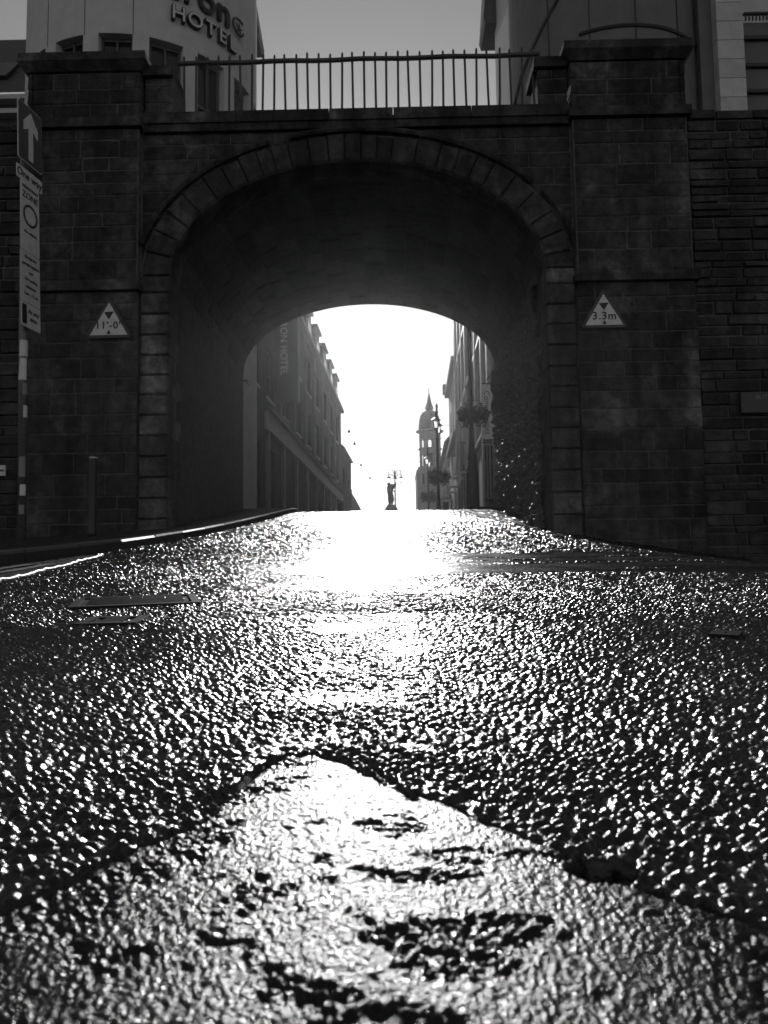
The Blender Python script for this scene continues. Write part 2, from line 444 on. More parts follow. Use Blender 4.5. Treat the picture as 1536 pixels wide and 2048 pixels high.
# smooth channel beside the left kerb, its raised tarmac edge and the yellow lines lying on it
def ribbon(path, wdt, dz, m, name, parent=None, kind=None, thick=0.0, sub=8):
    pts = []
    for a, b in zip(path[:-1], path[1:]):
        for k in range(sub): pts.append((a[0]+(b[0]-a[0])*k/sub, a[1]+(b[1]-a[1])*k/sub))
    pts.append(path[-1]); mb = MB(); L = []; Rr = []
    for k, p in enumerate(pts):
        a = pts[max(k-1, 0)]; b = pts[min(k+1, len(pts)-1)]
        d = Vector((b[0]-a[0], b[1]-a[1])).normalized(); n = Vector((d.y, -d.x))
        wd = wdt*(1+.10*math.sin(k*2.3+p[0]*9)+.08*math.sin(k*5.1))
        l = (p[0]-n.x*wd/2, p[1]-n.y*wd/2); r = (p[0]+n.x*wd/2, p[1]+n.y*wd/2)
        L.append((l[0], l[1], gz(*l)+dz)); Rr.append((r[0], r[1], gz(*r)+dz))
    for k in range(len(pts)-1): mb.quad(L[k], Rr[k], Rr[k+1], L[k+1])
    o = mb.build(name, m, parent)
    if kind: tag(o, kind=kind)
    return o
KX = [(-2.50, -4), (-2.50, 3.0), (-2.50, 6.5), (-2.45, 8.5), (-2.38, 10.2), (-2.25, 12.5), (-2.05, 15), (-2.15, 17), (-2.5, 19)]
def kerb_x(y):
    for a, b in zip(KX[:-1], KX[1:]):
        if a[1] <= y <= b[1]: return a[0]+(b[0]-a[0])*(y-a[1])/(b[1]-a[1])
    return KX[-1][0]
# channel: thin sheet on the road between the kerb and the overlay edge
mb = MB(); ys = np.linspace(1.5, 6.1, 40)
for a, b in zip(ys[:-1], ys[1:]):
    def edge(y): return -1.70-.56*max(0, (y-3.0))/2.9*1.0 if y > 3 else -1.70
    xa, xb = edge(a), edge(b)
    mb.quad((kerb_x(a), a, gz(kerb_x(a), a)+.007), (xa, a, gz(xa, a)+.009), (xb, b, gz(xb, b)+.009), (kerb_x(b), b, gz(kerb_x(b), b)+.007))
tag(mb.build('gutter_channel', 'tar'), kind='structure')
mb = MB(); pts = []
for y in np.linspace(1.5, 6.0, 70):
    x = edge(y)+.012*math.sin(y*7)+.006*math.sin(y*23); pts.append((x, y, gz(x, y)+.012+.003*math.sin(y*31)))
mb.tube(pts, .011, 6)
tag(mb.build('tarmac_edge', 'paint', smooth=True), kind='structure')
ribbon([(-2.12, 2.5), (-2.12, 4.2), (-2.2, 4.9)], .07, .013, 'paint', 'yellow_line', kind='structure')
ribbon([(-2.28, 2.5), (-2.28, 4.2), (-2.34, 4.9)], .07, .013, 'paint', 'yellow_line', kind='structure')
ribbon([(-2.15, 11.0), (-1.98, 13), (-1.84, 15), (-1.90, 16.5), (-2.2, 18.5)], .09, .012, 'paint', 'yellow_line', kind='structure')
ribbon([(-1.95, 11.5), (-1.80, 13), (-1.66, 15), (-1.70, 16.5), (-2.0, 18.5)], .09, .012, 'paint', 'yellow_line', kind='structure')
ribbon([(1.86, 11.0), (1.70, 13), (1.62, 15), (1.72, 16.5), (2.1, 18.5)], .09, .012, 'paint', 'yellow_line', kind='structure')
ribbon([(1.66, 11.6), (1.52, 13), (1.44, 15), (1.54, 16.5), (1.92, 18.5)], .09, .012, 'paint', 'yellow_line', kind='structure')

# left pavement with kerb stones
mb = MB(); ys = np.concatenate([np.linspace(-4, 10.15, 40), np.linspace(10.16, 19, 24)])
for a, b in zip(ys[:-1], ys[1:]):
    out = -14 if b <= 10.16 else XL-.3
    xs = np.linspace(0, 1, 6)
    for s, t in zip(xs[:-1], xs[1:]):
        def q(y, s): x = (kerb_x(y)-.15)*(1-s)+out*s; return (x, y, gz(max(x, -6), y)+.098)
        mb.quad(q(a, t), q(a, s), q(b, s), q(b, t))
pav = tag(mb.build('pavement', 'flag'), kind='structure')
yy = -3.9
while yy < 18.5:
    L_ = .88+.06*random.random(); y0, y1 = yy+.012, yy+L_-.012
    mb = MB(); zj = random.uniform(-.004, .004)
    def kq(y, dx, dz): x = kerb_x(y)+dx; return (x, y, gz(kerb_x(y), y)+dz)
    ch = random.uniform(.006, .012)
    sec = [(0, -.1), (.004, .085-ch/2), (-ch, .10+zj), (-.148, .102+zj), (-.148, -.1)]
    A = [kq(y0, *s) for s in sec]; B = [kq(y1, *s) for s in sec]
    i = 0; mb.v = A+B; n = len(sec)
    mb.f = [tuple(range(n-1, -1, -1)), tuple(range(n, 2*n))]+[(k, (k+1) % n, n+(k+1) % n, n+k) for k in range(n)]
    ks = mb.build('kerb_stone', 'kerb', pav); ks.data.materials.append(M['nose'])
    ks.data.polygons[3].material_index = 1 if (yy > 7 or random.random() < .45) else 0
    yy += L_
# narrow raised strip along the right wall of the passage
mb = MB()
yr = np.linspace(11.2, 19, 22)
for a, b in zip(yr[:-1], yr[1:]):
    wa = .12+.05*math.sin(a*3); wb = .12+.05*math.sin(b*3)
    mb.hexa([(XR-wa, a, gz(1.5, a)-.05), (XR+.2, a, gz(1.5, a)-.05), (XR+.2, b, gz(1.5, b)-.05), (XR-wb, b, gz(1.5, b)-.05),
             (XR-wa+.02, a, gz(1.5, a)+.07), (XR+.2, a, gz(1.5, a)+.13), (XR+.2, b, gz(1.5, b)+.13), (XR-wb+.02, b, gz(1.5, b)+.07)])
tag(mb.build('kerb', 'kerb'), kind='structure')
# pavements of the street beyond the gate
SV = .0273                                    # the street bears slightly right of the passage
def street(c, y): return SV*y+c
for nm, c0, c1 in (('street_pavement', -7.5, -3.9), ('street_pavement', 1.35, 5.0)):
    mb = MB(); ys = np.linspace(18.2, 99, 60)
    for a, b in zip(ys[:-1], ys[1:]):
        za, zb = gz(0, a)+.12, gz(0, b)+.12
        x0a, x1a, x0b, x1b = street(c0, a), street(c1, a), street(c0, b), street(c1, b)
        mb.hexa([(x0a, a, za-.3), (x1a, a, za-.3), (x1b, b, zb-.3), (x0b, b, zb-.3), (x0a, a, za), (x1a, a, za), (x1b, b, zb), (x0b, b, zb)])
    tag(mb.build(nm, 'flag'), kind='structure')

# iron covers in the road
def road_cover(c, ang, L_, W_, label, bars):
    zb = gz(c[0], c[1])+.0045; sl_ = (gz(c[0], c[1]+.1)-gz(c[0], c[1]-.1))/.2
    t = thing('drain_cover', (c[0], c[1], zb), label, 'drain cover', 'iron covers set in the road')
    U = (math.cos(ang), math.sin(ang)); V = (-math.sin(ang), math.cos(ang))
    def add(mb, u0, u1, v0, v1, h0, h1):
        def q(u, v, h):
            X = c[0]+U[0]*u+V[0]*v; Yy = c[1]+U[1]*u+V[1]*v; return (X, Yy, zb+(Yy-c[1])*sl_+h)
        mb.hexa([q(u0,v0,h0),q(u1,v0,h0),q(u1,v1,h0),q(u0,v1,h0),q(u0,v0,h1),q(u1,v0,h1),q(u1,v1,h1),q(u0,v1,h1)])
    mb = MB(); e = .025
    add(mb, -L_/2, L_/2, -W_/2, -W_/2+e, -.04, .004); add(mb, -L_/2, L_/2, W_/2-e, W_/2, -.04, .004)
    add(mb, -L_/2, -L_/2+e, -W_/2+e, W_/2-e, -.04, .004); add(mb, L_/2-e, L_/2, -W_/2+e, W_/2-e, -.04, .004)
    mb.build('frame', 'castiron', t)
    mb = MB(); add(mb, -L_/2+e, L_/2-e, -W_/2+e, W_/2-e, -.06, -.001); mb.build('plate', 'castiron', t)
    n = bars
    for k in range(n):
        v = -W_/2+e+(W_-2*e)*(k+.5)/n; mb = MB(); add(mb, -L_/2+e+.02, L_/2-e-.02, v-.008, v+.008, -.0015, .003); mb.build('bar', 'castiron', t)
a, b = G(145, 1210), G(395, 1200)
road_cover(((a.x+b.x)/2, (a.y+b.y)/2), math.atan2(b.y-a.y, b.x-a.x), (b-a).length, .34, 'long dark iron cover across the road, farther of the two on the left', 7)
a, b = G(165, 1247), G(288, 1244)
road_cover(((a.x+b.x)/2, (a.y+b.y)/2), math.atan2(b.y-a.y, b.x-a.x), (b-a).length, .16, 'small dark iron cover in the road, nearer of the two on the left', 4)
a, b = G(1422, 1272), G(1482, 1275)
road_cover(((a.x+b.x)/2, (a.y+b.y)/2), math.atan2(b.y-a.y, b.x-a.x), (b-a).length, .07, 'little pale metal box lid in the road near the right edge', 2)

# ------------------------------------------------------------------ masonry
def stone_mesh(aspect, seed, m, rough=1.0):
    """unit block, front towards -Y: chamfered 4x4 front with an uneven face"""
    rnd = random.Random(seed); mb = MB()
    ex = .05/aspect*1.6 if aspect > 1 else .06; ez = .075
    xs = [-.5, -.5+ex, .5-ex, .5]; zs = [-.5, -.5+ez, .5-ez, .5]
    for k, z in enumerate(zs):
        for i, x in enumerate(xs):
            edge_ = i in (0, 3) or k in (0, 3)
            mb.v.append((x+rnd.uniform(-.008, .008), .42+rnd.uniform(-.08, .08) if edge_ else rnd.uniform(-.28, .2)*rough, z+rnd.uniform(-.02, .02)))
    for k in range(3):
        for i in range(3): a = k*4+i; mb.f.append((a, a+1, a+5, a+4))
    n = len(mb.v); mb.v += [(-.5, 1.6, -.5), (.5, 1.6, -.5), (.5, 1.6, .5), (-.5, 1.6, .5)]
    mb.f += [(3, 2, 1, 0, n, n+1), (0, 4, 8, 12, n+3, n), (12, 13, 14, 15, n+2, n+3), (15, 11, 7, 3, n+1, n+2)]
    return mb.mesh('stone', m)
SM = {(a, m): [stone_mesh(a, 100*a+k, m) for k in range(5)] for a in (1, 2, 4) for m in ('stone', 'quoin', 'rubble', 'vault')}
def put_stone(parent, x0, x1, z0, z1, yface, m='stone', depth=.05, name='stone', jit=.005):
    wdt, h = x1-x0, z1-z0; asp = 1 if wdt/h < 1.5 else 2 if wdt/h < 3 else 4
    return place(name, random.choice(SM[(asp, m)]), parent, ((x0+x1)/2, yface+random.uniform(-jit, jit), (z0+z1)/2), (0, random.uniform(-.006, .006), 0), (wdt, depth, h))
def field(parent, x0, x1, z0, z1, hr, lr, yface, m='stone', gap=.011, depth=.016, jit=.005, cut=None, seed=1):
    rnd = random.Random(seed); z = z0
    while z < z1-.04:
        h = min(rnd.uniform(*hr), z1-z)
        if z1-(z+h) < hr[0]*.6: h = z1-z
        x = x0-(0 if rnd.random() < .5 else 0)
        while x < x1-.02:
            l = rnd.uniform(*lr)
            if x1-(x+l) < lr[0]*.6: l = x1-x
            a, b, c, d = x+gap/2, min(x+l, x1)-gap/2, z+gap/2, z+h-gap/2
            if cut is None: put_stone(parent, a, b, c, d, yface, m, depth, jit=jit)
            else: cut(parent, a, b, c, d, yface, m, depth)
            x += l
        z += h

def arch_pt(t, off=0.0, rise=None):
    """t 0..pi from right springing to left, offset outwards along the normal"""
    R0 = rise or RISE
    x = HW*math.cos(t); z = R0*math.sin(t); nx, nz = math.cos(t)/HW, math.sin(t)/R0; l = math.hypot(nx, nz)
    return (XC+x+nx/l*off, ZS+z+nz/l*off)

gate = thing('stone_gateway', (XC, Y1, .8), 'dark stone city gate with wide elliptical arch across the street', 'gateway')
TOPZ = 6.60; RISE2 = 1.41
# core with the passage cut through
mb = MB(); NA = 40
inner = [(XR, -1.0)]+[arch_pt(math.pi*k/NA) for k in range(NA+1)]+[(XL, -1.0)]
XO0, XO1 = XC-4.57, XC+4.57
for yv, flip in ((Y1+.04, 0), (Y2, 1)):
    right = [(XR, -1.0), (XO1, -1.0), (XO1, TOPZ)]
    # face as strips: each arch segment up to the top
    for k in range(NA):
        rz_ = RISE2 if flip else RISE
        a, b = arch_pt(math.pi*k/NA, 0, rz_), arch_pt(math.pi*(k+1)/NA, 0, rz_)
        mb.quad((a[0], yv, a[1]), (a[0], yv, TOPZ), (b[0], yv, TOPZ), (b[0], yv, b[1]))
    mb.quad((XR, yv, -1), (XO1, yv, -1), (XO1, yv, TOPZ), (XR, yv, TOPZ)); mb.quad((XO0, yv, -1), (XL, yv, -1), (XL, yv, TOPZ), (XO0, yv, TOPZ))
mb.quad((XO0, Y1+.04, TOPZ), (XO1, Y1+.04, TOPZ), (XO1, Y2, TOPZ), (XO0, Y2, TOPZ))
mb.build('masonry_core', 'mortar', gate)
mb = MB(); inner2 = [(XR, -1.0)]+[arch_pt(math.pi*k/NA, 0, RISE2) for k in range(NA+1)]+[(XL, -1.0)]
for k in range(len(inner)-1):
    a, b, c, d = inner[k], inner[k+1], inner2[k+1], inner2[k]
    mb.quad((a[0], Y1+.04, a[1]), (b[0], Y1+.04, b[1]), (c[0], Y2, c[1]), (d[0], Y2, d[1]))
mb.build('passage_core', 'vault', gate)

# voussoirs, chamfered wedges proud of the wall
ts = [math.pi*k/400 for k in range(401)]; cum = [0]
for a, b in zip(ts[:-1], ts[1:]):
    p, q = arch_pt(a, .15), arch_pt(b, .15); cum.append(cum[-1]+math.hypot(p[0]-q[0], p[1]-q[1]))
def t_at(s): return float(np.interp(s, cum, ts))
NV = 27
_vw = [random.uniform(.75, 1.3) for _ in range(NV)]; _vc = [sum(_vw[:i])/sum(_vw) for i in range(NV+1)]
for k in range(NV):
    s0, s1 = cum[-1]*_vc[k]+random.uniform(.002, .006), cum[-1]*_vc[k+1]-random.uniform(.002, .006)
    mb = MB(); RT = random.uniform(.36, .405)
    tt = [t_at(s0), t_at((s0+s1)/2), t_at(s1)]
    dj = random.uniform(-.012, .012)
    lo = [arch_pt(t, .0-.012) for t in tt]; hi = [arch_pt(t, RT) for t in tt]
    loc = [arch_pt(t, .025) for t in tt]; hic = [arch_pt(t, RT-.025) for t in tt]
    def cham(P3, d):   # pull the ends in
        m_ = P3[1]; return [(P3[0][0]+(m_[0]-P3[0][0])*d, P3[0][1]+(m_[1]-P3[0][1])*d), m_, (P3[2][0]+(m_[0]-P3[2][0])*d, P3[2][1]+(m_[1]-P3[2][1])*d)]
    yf, yc, yb = Y1-.025+dj, Y1+.005+dj, Y1+.5
    fr = [(p[0], yf+random.uniform(-.008, .008), p[1]) for p in cham(loc, .1)]+[(p[0], yf+random.uniform(-.008, .008), p[1]) for p in cham(hic, .1)[::-1]]
    ce = [(p[0], yc, p[1]) for p in lo]+[(p[0], yc, p[1]) for p in hi[::-1]]
    bk = [(p[0], yb, p[1]) for p in lo]+[(p[0], yb, p[1]) for p in hi[::-1]]
    mb.v = fr+ce+bk; mb.f = [(0, 1, 4, 5), (1, 2, 3, 4)]
    for i in range(6):
        j = (i+1) % 6; mb.f += [(i, 6+i, 6+j, j), (6+i, 12+i, 12+j, 6+j)]
    mb.build('voussoir', 'stone', gate)
# hood mould following the ring
mb = MB()
for (a0, a1) in ((.06, .52), (.60, 1.9), (2.0, 2.95)):
    pts = [arch_pt(a0+(a1-a0)*k/20, .44) for k in range(21)]
    mb.tube([(p[0], Y1-.03, p[1]) for p in pts], .040, 6)
mb.build('hood_mould', 'stone', gate)
# jamb quoins, long and short
for sgn, xj in ((1, XR), (-1, XL)):
    z = .1; k = 0
    while z < ZS-.05:
        h = min(.27+.03*random.random(), ZS-z)
        wq = .385; dq = .62 if k % 2 else .36
        mb = MB(); j = random.uniform(-.012, .012); g_ = .006; c = .018
        x0, x1 = (xj, xj+wq) if sgn > 0 else (xj-wq, xj)
        xi0, xi1 = (x0-.014, x1) if sgn > 0 else (x0, x1+.014)
        y0 = Y1-.02+j
        mb.hexa([(xi0+c, y0, z+g_+c), (xi1-c, y0, z+g_+c), (xi1-c, y0, z+h-g_-c), (xi0+c, y0, z+h-g_-c),
                 (xi0, y0+.03, z+g_), (xi1, y0+.03, z+g_), (xi1, y0+.03, z+h-g_), (xi0, y0+.03, z+h-g_)])
        mb.hexa([(xi0, y0+.03, z+g_), (xi1, y0+.03, z+g_), (xi1, y0+.03, z+h-g_), (xi0, y0+.03, z+h-g_),
                 (xi0, Y1+dq, z+g_), (xi1, Y1+dq, z+g_), (xi1, Y1+dq, z+h-g_), (xi0, Y1+dq, z+h-g_)])
        mb.build('quoin', 'quoin', gate); z += h; k += 1

# spandrel stones cut along the ring
def cut_arch(parent, a, b, c, d, yface, m, depth):
    cx_, cz_ = (a+b)/2, (c+d)/2
    best = min(ts[::4], key=lambda t: (arch_pt(t, .41)[0]-cx_)**2+(arch_pt(t, .41)[1]-cz_)**2)
    p = arch_pt(best, .395); q = arch_pt(best, 1.0); n = Vector((q[0]-p[0], q[1]-p[1])).normalized()
    sd_ = lambda x, z: (x-p[0])*n.x+(z-p[1])*n.y
    poly = [(a, c), (b, c), (b, d), (a, d)]; ds = [sd_(*v) for v in poly]
    if min(ds) > 0: put_stone(parent, a, b, c, d, yface, m, depth); return
    if max(ds) < .03: return
    out = []
    for i in range(4):
        j = (i+1) % 4
        if ds[i] > 0: out.append(poly[i])
        if (ds[i] > 0) != (ds[j] > 0):
            t = ds[i]/(ds[i]-ds[j]); out.append((poly[i][0]+(poly[j][0]-poly[i][0])*t, poly[i][1]+(poly[j][1]-poly[i][1])*t))
    if len(out) < 3: return
    mx = sum(v[0] for v in out)/len(out); mz = sum(v[1] for v in out)/len(out); k = .90
    yj = yface+random.uniform(-.004, .004); mb = MB(); nn = len(out)
    mb.v = [(mx+(v[0]-mx)*k, yj, mz+(v[1]-mz)*k) for v in out]+[(v[0], yj+.007, v[1]) for v in out]+[(v[0], yj+.09, v[1]) for v in out]
    mb.f = [tuple(range(nn))]
    for i in range(nn):
        j = (i+1) % nn; mb.f += [(i, nn+i, nn+j, j), (nn+i, 2*nn+i, 2*nn+j, nn+j)]
    mb.build('stone', m, parent)
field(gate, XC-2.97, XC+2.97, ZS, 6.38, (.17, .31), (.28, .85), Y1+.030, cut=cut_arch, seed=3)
# cornice and parapet course
for z0, z1, pr, lr in ((6.38, 6.48, .05, .9), (6.48, TOPZ+.03, .09, 1.1)):
    x = XC-2.96
    while x < XC+2.96-.05:
        l = min(lr*random.uniform(.8, 1.2), XC+2.96-x); mb = MB()
        if XC+2.96-(x+l) < .3: l = XC+2.96-x
        c = .012
        mb.hexa([(x+.004, Y1-pr+c, z0), (x+l-.004, Y1-pr+c, z0), (x+l-.004, Y1+.5, z0), (x+.004, Y1+.5, z0),
                 (x+.004, Y1-pr, z1), (x+l-.004, Y1-pr, z1), (x+l-.004, Y1+.5, z1), (x+.004, Y1+.5, z1)])
        mb.build('coping_stone', 'stone', gate); x += l
# piers
for sgn in (-1, 1):
    xa, xb = (XC+2.97, XC+4.57) if sgn > 0 else (XC-4.57, XC-2.97)
    mb = MB(); mb.box(xa+.02, xb-.02, Y1-.08, Y1+.9, -1, 6.40); mb.box(xa+.02, xb-.02, Y1-.06, Y1+.9, 6.54, 7.24)
    pier = mb.build('pier', 'mortar', gate)
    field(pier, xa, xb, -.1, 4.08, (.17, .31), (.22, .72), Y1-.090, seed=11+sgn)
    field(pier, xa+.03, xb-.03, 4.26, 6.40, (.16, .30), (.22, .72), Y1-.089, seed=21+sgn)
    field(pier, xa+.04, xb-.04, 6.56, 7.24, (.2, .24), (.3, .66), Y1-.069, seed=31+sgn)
    # side faces of the pier head
    for xs, rz in ((xa, 1), (xb, -1)):
        z = 6.56
        for k in range(3):
            h = .22
            for j in range(2):
                o = place('stone', random.choice(SM[(2, 'stone')]), pier, (xs+(.02 if rz > 0 else -.02), Y1+.13+j*.47, z+h/2), (0, 0, -math.pi/2 if rz > 0 else math.pi/2), (.45, .04, h-.012))
            z += h
    mb = MB(); mb.box(xa-.04, xb+.04, Y1-.17, Y1+.3, 4.09, 4.19)
    mb.hexa([(xa-.04, Y1-.17, 4.1901), (xb+.04, Y1-.17, 4.1901), (xb+.04, Y1+.3, 4.1901), (xa-.04, Y1+.3, 4.1901), (xa, Y1-.12, 4.25), (xb, Y1-.12, 4.25), (xb, Y1+.3, 4.25), (xa, Y1+.3, 4.25)])
    mb.build('impost_band', 'stone', pier)
    mb = MB(); mb.box(xa-.03, xb+.03, Y1-.16, Y1+1.0, 6.41, 6.54); mb.build('string_course', 'stone', pier)
    mb = MB(); e = .10
    mb.hexa([(xa, Y1-.1, 7.245), (xb, Y1-.1, 7.245), (xb, Y1+.95, 7.245), (xa, Y1+.95, 7.245), (xa-e, Y1-.1-e, 7.35), (xb+e, Y1-.1-e, 7.35), (xb+e, Y1+.95+e, 7.35), (xa-e, Y1+.95+e, 7.35)])
    mb.hexa([(xa-e, Y1-.1-e, 7.351), (xb+e, Y1-.1-e, 7.351), (xb+e, Y1+.95+e, 7.351), (xa-e, Y1+.95+e, 7.351), (xa-e+.02, Y1-.08-e, 7.48), (xb+e-.02, Y1-.08-e, 7.48), (xb+e-.02, Y1+.93+e, 7.48), (xa-e+.02, Y1+.93+e, 7.48)])
    mb.build('coping', 'stone', pier)
    # lower shoulder block inside the pier
    sa, sb = (XC+2.55, XC+2.96) if sgn > 0 else (XC-2.96, XC-2.55)
    mb = MB(); mb.box(sa+.02, sb, Y1+.06, Y1+.6, TOPZ+.031, 7.22); sh = mb.build('shoulder', 'mortar', gate)
    field(sh, sa, sb-.005, TOPZ+.035, 7.22, (.2, .24), (.2, .43), Y1+.050, seed=41+sgn)
    mb = MB(); mb.box(sa-.05, sb-.003, Y1-.02, Y1+.65, 7.225, 7.37); mb.build('coping', 'stone', sh)
# vault courses and passage linings
mb = MB()
vp = None
NVC = 22
for k in range(NVC):
    t = math.pi*(k+.5)/NVC; p = arch_pt(t, .0); a, b = arch_pt(math.pi*k/NVC), arch_pt(math.pi*(k+1)/NVC)
    wdt = math.hypot(a[0]-b[0], a[1]-b[1])-.01
    ang = math.atan2(b[1]-a[1], b[0]-a[0])
    y = Y1+.55
    while y < Y2-.05:
        l = min(random.uniform(.45, .9), Y2-.01-y)
        if Y2-(y+l) < .3: l = Y2-.01-y
        mid = ((a[0]+b[0])/2, (a[1]+b[1])/2); nx, nz = math.sin(ang), -math.cos(ang)     # into the opening
        if (XC-mid[0])*nx+(ZS-mid[1])*nz < 0: nx, nz = -nx, -nz
        fr_ = (y+l/2-Y1)/(Y2-Y1); mz = ZS+(mid[1]-ZS)*(1+(RISE2/RISE-1)*fr_)
        o = place('vault_stone', random.choice(SM[(2, 'vault')]), gate, (mid[0]+nx*.012, y+l/2, mz+nz*.012))
        # block axes: x along the passage, -y into the opening
        X_ = Vector((0, 1, 0)); Yv = Vector((-nx, 0, -nz)); Z_ = X_.cross(Yv)
        o.rotation_euler = Matrix((X_, Yv, Z_)).transposed().to_euler(); o.scale = (l-.012, .03, wdt)
        y += l
def lining(sgn, name, m, amp):
    xw = XR if sgn > 0 else XL
    ya, yb, za, zb = Y1+.6, Y2-.01, .5, ZS+.05
    ny, nz_ = 230, 170
    Yg, Zg = np.meshgrid(np.linspace(ya, yb, ny), np.linspace(za, zb, nz_), indexing='ij')
    u, v = Yg.ravel(), Zg.ravel()
    wv = v+.04*(fbm(u*3, v*3, 5, 2)-.5); wu = u+.05*(fbm(u*3+9, v*3, 6, 2)-.5)
    h = amp*(.9*np.minimum(chips(wu, wv*.45, .10, 201, 1.6), .6)+.75*chips(wu, wv*.6, .045, 203, 1.6)+.9*(fbm(u*2.0, v*2.5, 205, 4)-.45)+.8*(fbm(u*16, v*5, 207, 4)-.45))
    h = np.maximum(h-.035, -.002)
    edge_f = sstep(zb, zb-.12, v)*1.0
    x = xw-sgn*(.004+h*edge_f)
    co = np.stack([x, u, v], -1)
    i = np.arange(ny-1)[:, None]*nz_; j = np.arange(nz_-1)[None, :]
    q = np.stack([i+j, i+nz_+j, i+nz_+j+1, i+j+1], -1).reshape(-1, 4)
    if sgn > 0: q = q[:, ::-1]
    me = bpy.data.meshes.new(name); me.from_pydata(co.tolist(), [], q.tolist()); me.materials.append(M[m])
    return place(name, me, gate)
lining(1, 'rubble_lining', 'lining', .12)
lining(-1, 'rubble_lining', 'vault', .03)

# ramparts on both sides, thin rubble courses
for nm, x0, x1, lab, sd_ in (('rampart_wall', XC+4.59, 14, 'dark rubble city wall right of the gate', 51), ('rampart_wall', -15, XC-4.59, 'dark rubble city wall left of the gate behind the sign post', 52)):
    t = thing(nm, ((x0+x1)/2, Y1, .2), lab, 'wall')
    mb = MB(); mb.box(x0, x1, Y1+.06, Y2, -1.5, 6.57); mb.build('masonry_core', 'mortar', t)
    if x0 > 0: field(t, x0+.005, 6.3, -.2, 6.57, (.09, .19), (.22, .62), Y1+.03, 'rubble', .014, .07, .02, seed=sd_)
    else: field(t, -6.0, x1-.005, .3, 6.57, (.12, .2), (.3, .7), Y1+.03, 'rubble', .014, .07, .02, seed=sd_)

# railing on the parapet
RY = Y1+.16
rt = thing('iron_railing', (XC, RY, TOPZ), 'black iron railing of upright bars on the gate parapet', 'railing')
r0, r1 = P(356, 128, RY), P(1079, 109, RY)
mb = MB(); pts = [r0.lerp(r1, k/16)+Vector((0, 0, .008*math.sin(k*1.7))) for k in range(17)]
mb.tube(pts, .034, 10); mb.build('top_rail', 'iron', rt, True)
nb = 32
for k in range(nb):
    x = r0.x+.10+(r1.x-r0.x-.2)*k/(nb-1)+random.uniform(-.006, .006)
    zt = r0.z+(r1.z-r0.z)*(x-r0.x)/(r1.x-r0.x)+.105+random.uniform(-.015, .015); lean = random.uniform(-.012, .012)
    mb = MB(); mb.tube([(x-lean, RY, TOPZ), (x, RY, TOPZ+.4), (x+lean, RY, zt-.02), (x+lean, RY, zt)], [.0165, .0165, .016, .010], 6)
    bar = mb.build('bar', 'iron', rt)
    mb = MB(); mb.tube([(x-lean-.004, RY, TOPZ+.02), (x-lean+.010, RY-.02, TOPZ+.13), (x-lean+.003, RY, TOPZ+.17)], [.019, .015, .009], 6); mb.build('foot', 'iron_lit', bar)

# ------------------------------------------------------------------ lettering
def text_mesh(body, size, extrude=.002, align='CENTER', offset=0.0, shear=0.0, bold=0.0, space=1.0):
    cu = bpy.data.curves.new('lettering', 'FONT'); cu.body = body; cu.size = size; cu.extrude = extrude
    cu.align_x = align; cu.align_y = 'CENTER' if align == 'CENTER' else 'BOTTOM_BASELINE'; cu.offset = offset+bold; cu.shear = shear; cu.space_character = space; cu.resolution_u = 4
    ob = bpy.data.objects.new('tmp_text', cu); COL.objects.link(ob)
    bpy.context.view_layer.update()
    me = bpy.data.meshes.new_from_object(ob.evaluated_get(bpy.context.evaluated_depsgraph_get()))
    bpy.data.objects.remove(ob); bpy.data.curves.remove(cu)
    return me
def put_text(body, size, org, right, up, m, parent, extrude=.002, name='lettering', **kw):
    me = text_mesh(body, size, extrude, **kw); me.materials.clear(); me.materials.append(M[m])
    o = place(name, me, parent, org)
    r = Vector(right).normalized(); u = Vector(up).normalized(); n = r.cross(u)
    o.rotation_euler = Matrix((r, u, n)).transposed().to_euler()
    return o

# height limit signs
def limit_sign(apex, bl, br, text, label, size):
    YF = Y1-.145
    A, B, C = P(*apex, YF), P(*bl, YF), P(*br, YF)
    cx_ = (B.x+C.x)/2; zb = (B.z+C.z)/2; wdt = C.x-B.x; h = A.z-zb
    t = thing('height_limit_sign', (cx_, YF, zb), label, 'road sign', 'height limit signs on the gate piers')
    k = 1.26; cz_ = zb+h/3
    def tri(s, y): return [(cx_-wdt/2*s, y, cz_-h/3*s), (cx_+wdt/2*s, y, cz_-h/3*s), (cx_, y, cz_+2*h/3*s)]
    mb = MB(); p = tri(k, YF)
    # clipped corners on the plate
    pp = []
    for i in range(3):
        a, b, c = Vector(p[i-1]), Vector(p[i]), Vector(p[(i+1) % 3])
        pp += [b.lerp(a, .07), b.lerp(c, .07)]
    mb.prism(pp, (0, .02, 0)); mb.build('border', 'red', t)
    mb = MB(); mb.prism(tri(1, YF-.004), (0, .003, 0)); mb.build('plate', 'white', t)
    mb = MB(); mb.prism([(cx_-wdt*.13, YF-.008, zb+h*.70), (cx_+wdt*.13, YF-.008, zb+h*.72), (cx_, YF-.008, zb+h*.47)], (0, .003, 0)); mb.build('arrow_mark', 'black', t)
    mb = MB(); mb.prism([(cx_-wdt*.06, YF-.008, zb+h*.03), (cx_+wdt*.06, YF-.008, zb+h*.03), (cx_, YF-.008, zb+h*.16)], (0, .003, 0)); mb.build('arrow_mark', 'black', t)
    put_text(text, size, (cx_, YF-.008, zb+h*.285), (1, 0, 0), (0, 0, 1), 'black', t, bold=.002, space=1.12)
limit_sign((217.5, 605), (180, 670), (255, 670), "11'-0\"", "white triangular height sign reading 11'-0\" on the left pier", .138)
limit_sign((1208.5, 588), (1171, 650), (1247, 650), '3.3m', 'white triangular height sign reading 3.3m on the right pier', .15)

